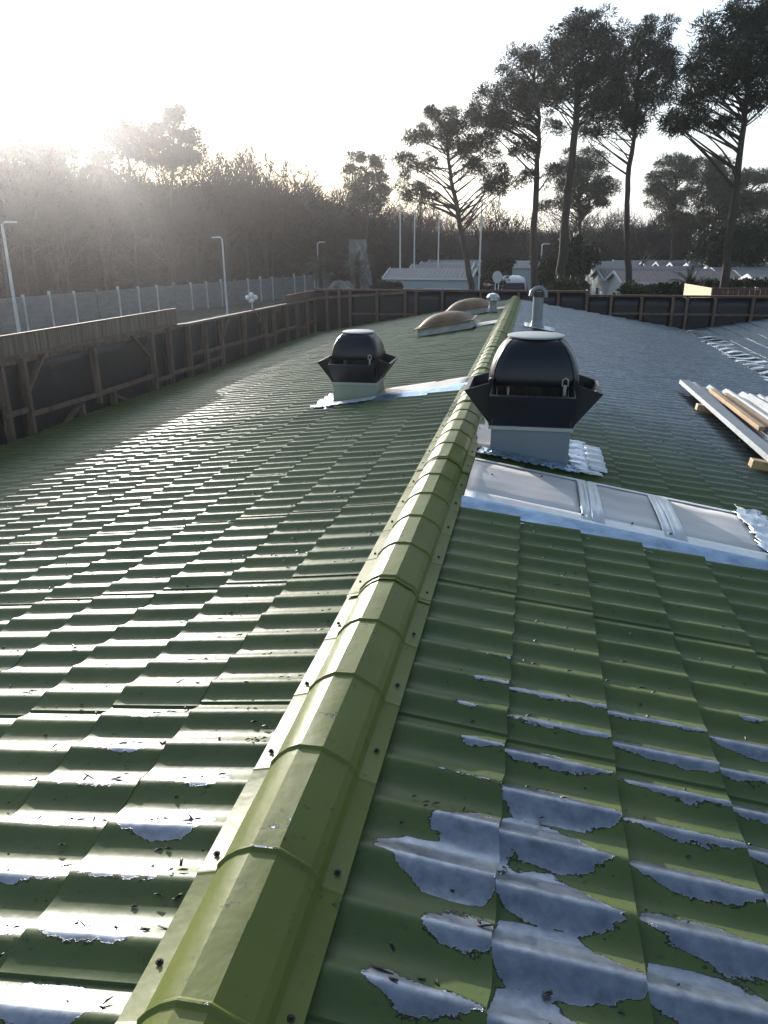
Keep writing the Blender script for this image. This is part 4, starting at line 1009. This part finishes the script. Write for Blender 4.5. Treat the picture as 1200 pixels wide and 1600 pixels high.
for i, (px, wd_) in enumerate(zip((1085, 1058, 1035, 1012, 990, 965), ('first from the right', 'second from the right', 'third from the right', 'third from the left', 'second from the left', 'first from the left'))):
    home_px(px, 66+2.8*i, R(6), 6.5, 3.6, 'wallg', 'roofg', wd_+' of the distant mobile homes between the right pines', windows=False)
home_px(930, 76, R(4), 9, 3.6, 'wallg', 'roofg', 'distant mobile home at the left end of the row, behind the tall pines', windows=False)
def home_mirror(px, Y, L, lab, **k):
    q = W(px, 430, Y); return mobile_home(q.x, Y, R(-4), L, 3.8, 'wallb', 'roofg', lab, **k)
home_mirror(603, 52, 5.6, 'long pale blue mobile home behind the two left flagpoles')
home_mirror(640, 62, 4.6, 'grey-roofed mobile home behind the long pale blue one', windows=False)
home_mirror(655, 72, 4.6, 'farther grey-roofed mobile home on the left, left of the leaning pine', windows=False)
home_mirror(668, 82, 5.0, 'farthest grey-roofed mobile home on the left', windows=False)
home_mirror(800, 78, 5.0, 'distant mobile home right behind the parked van', windows=False)
for o_ in [x for x in bpy.data.objects if x.name.split('.')[0] == 'roof' and x.parent and x.parent.get('label', '').startswith(('grey-roofed mobile home behind', 'farthest', 'second from', 'pale blue mobile home just'))]:
    o_.data.materials[0] = M['roofd']
# ------------------------------------------------------------------ litter on the tiles
V = []; F = []
for _ in range(2600):
    left = random.random() < .75
    y = .8+random.random()**1.5*7; kk = round((y-YCREST)/WAVE) if random.random() < .8 else round((y-YCREST)/WAVE)+.5
    y = YCREST+WAVE*kk+random.gauss(.026, .010); x = -(.22+random.random()**1.2*4.2) if left else .25+random.random()*2.6
    if not left and 4.1 < y < 5.5 and x < 2.3: continue
    z = tile_z(x, y, aL if left else aR, -1)+.005
    a = random.uniform(-.35, .35) if random.random() < .8 else random.uniform(0, 3); L = random.uniform(.004, .028) if random.random() < .93 else random.uniform(.03, .07); wd = random.uniform(.0015, .004)
    d = Vector((math.cos(a)*L, math.sin(a)*L, 0)); s_ = Vector((-math.sin(a)*wd, math.cos(a)*wd, 0)); p = Vector((x, y, z)); b0 = len(V)
    V += [p-s_, p+s_, p+d+s_+Vector((0, 0, .003)), p+d-s_+Vector((0, 0, .003)), p+d/2+Vector((0, 0, .006))]
    F += [(b0, b0+3, b0+2, b0+1), (b0, b0+1, b0+4), (b0+1, b0+2, b0+4), (b0+2, b0+3, b0+4), (b0+3, b0, b0+4)]
lt = MB().add(V, F).build('needle_litter', M['screw']); tag(lt, 'scattered dark flecks, needles and twigs on the tiles', 'litter', kind='stuff')
# ------------------------------------------------------------------ haze
hz_ = MB().box(-220, 220, -60, 180, GZ-1, 26).build('glare_haze', M['white']); hz_.data.materials.clear()  # volume added to give the glare round the sun, in place of lens veil
hm = bpy.data.materials.new('glare_haze_air'); hm.use_nodes = True; hn = hm.node_tree.nodes; hn.remove(hn['Principled BSDF'])
pv_ = hn.new('ShaderNodeVolumePrincipled'); pv_.inputs['Color'].default_value = (.93, .92, .95, 1); pv_.inputs['Density'].default_value = .0007; pv_.inputs['Anisotropy'].default_value = .86
hm.node_tree.links.new(pv_.outputs[0], hn['Material Output'].inputs['Volume']); hz_.data.materials.append(hm); tag(hz_, kind='stuff')
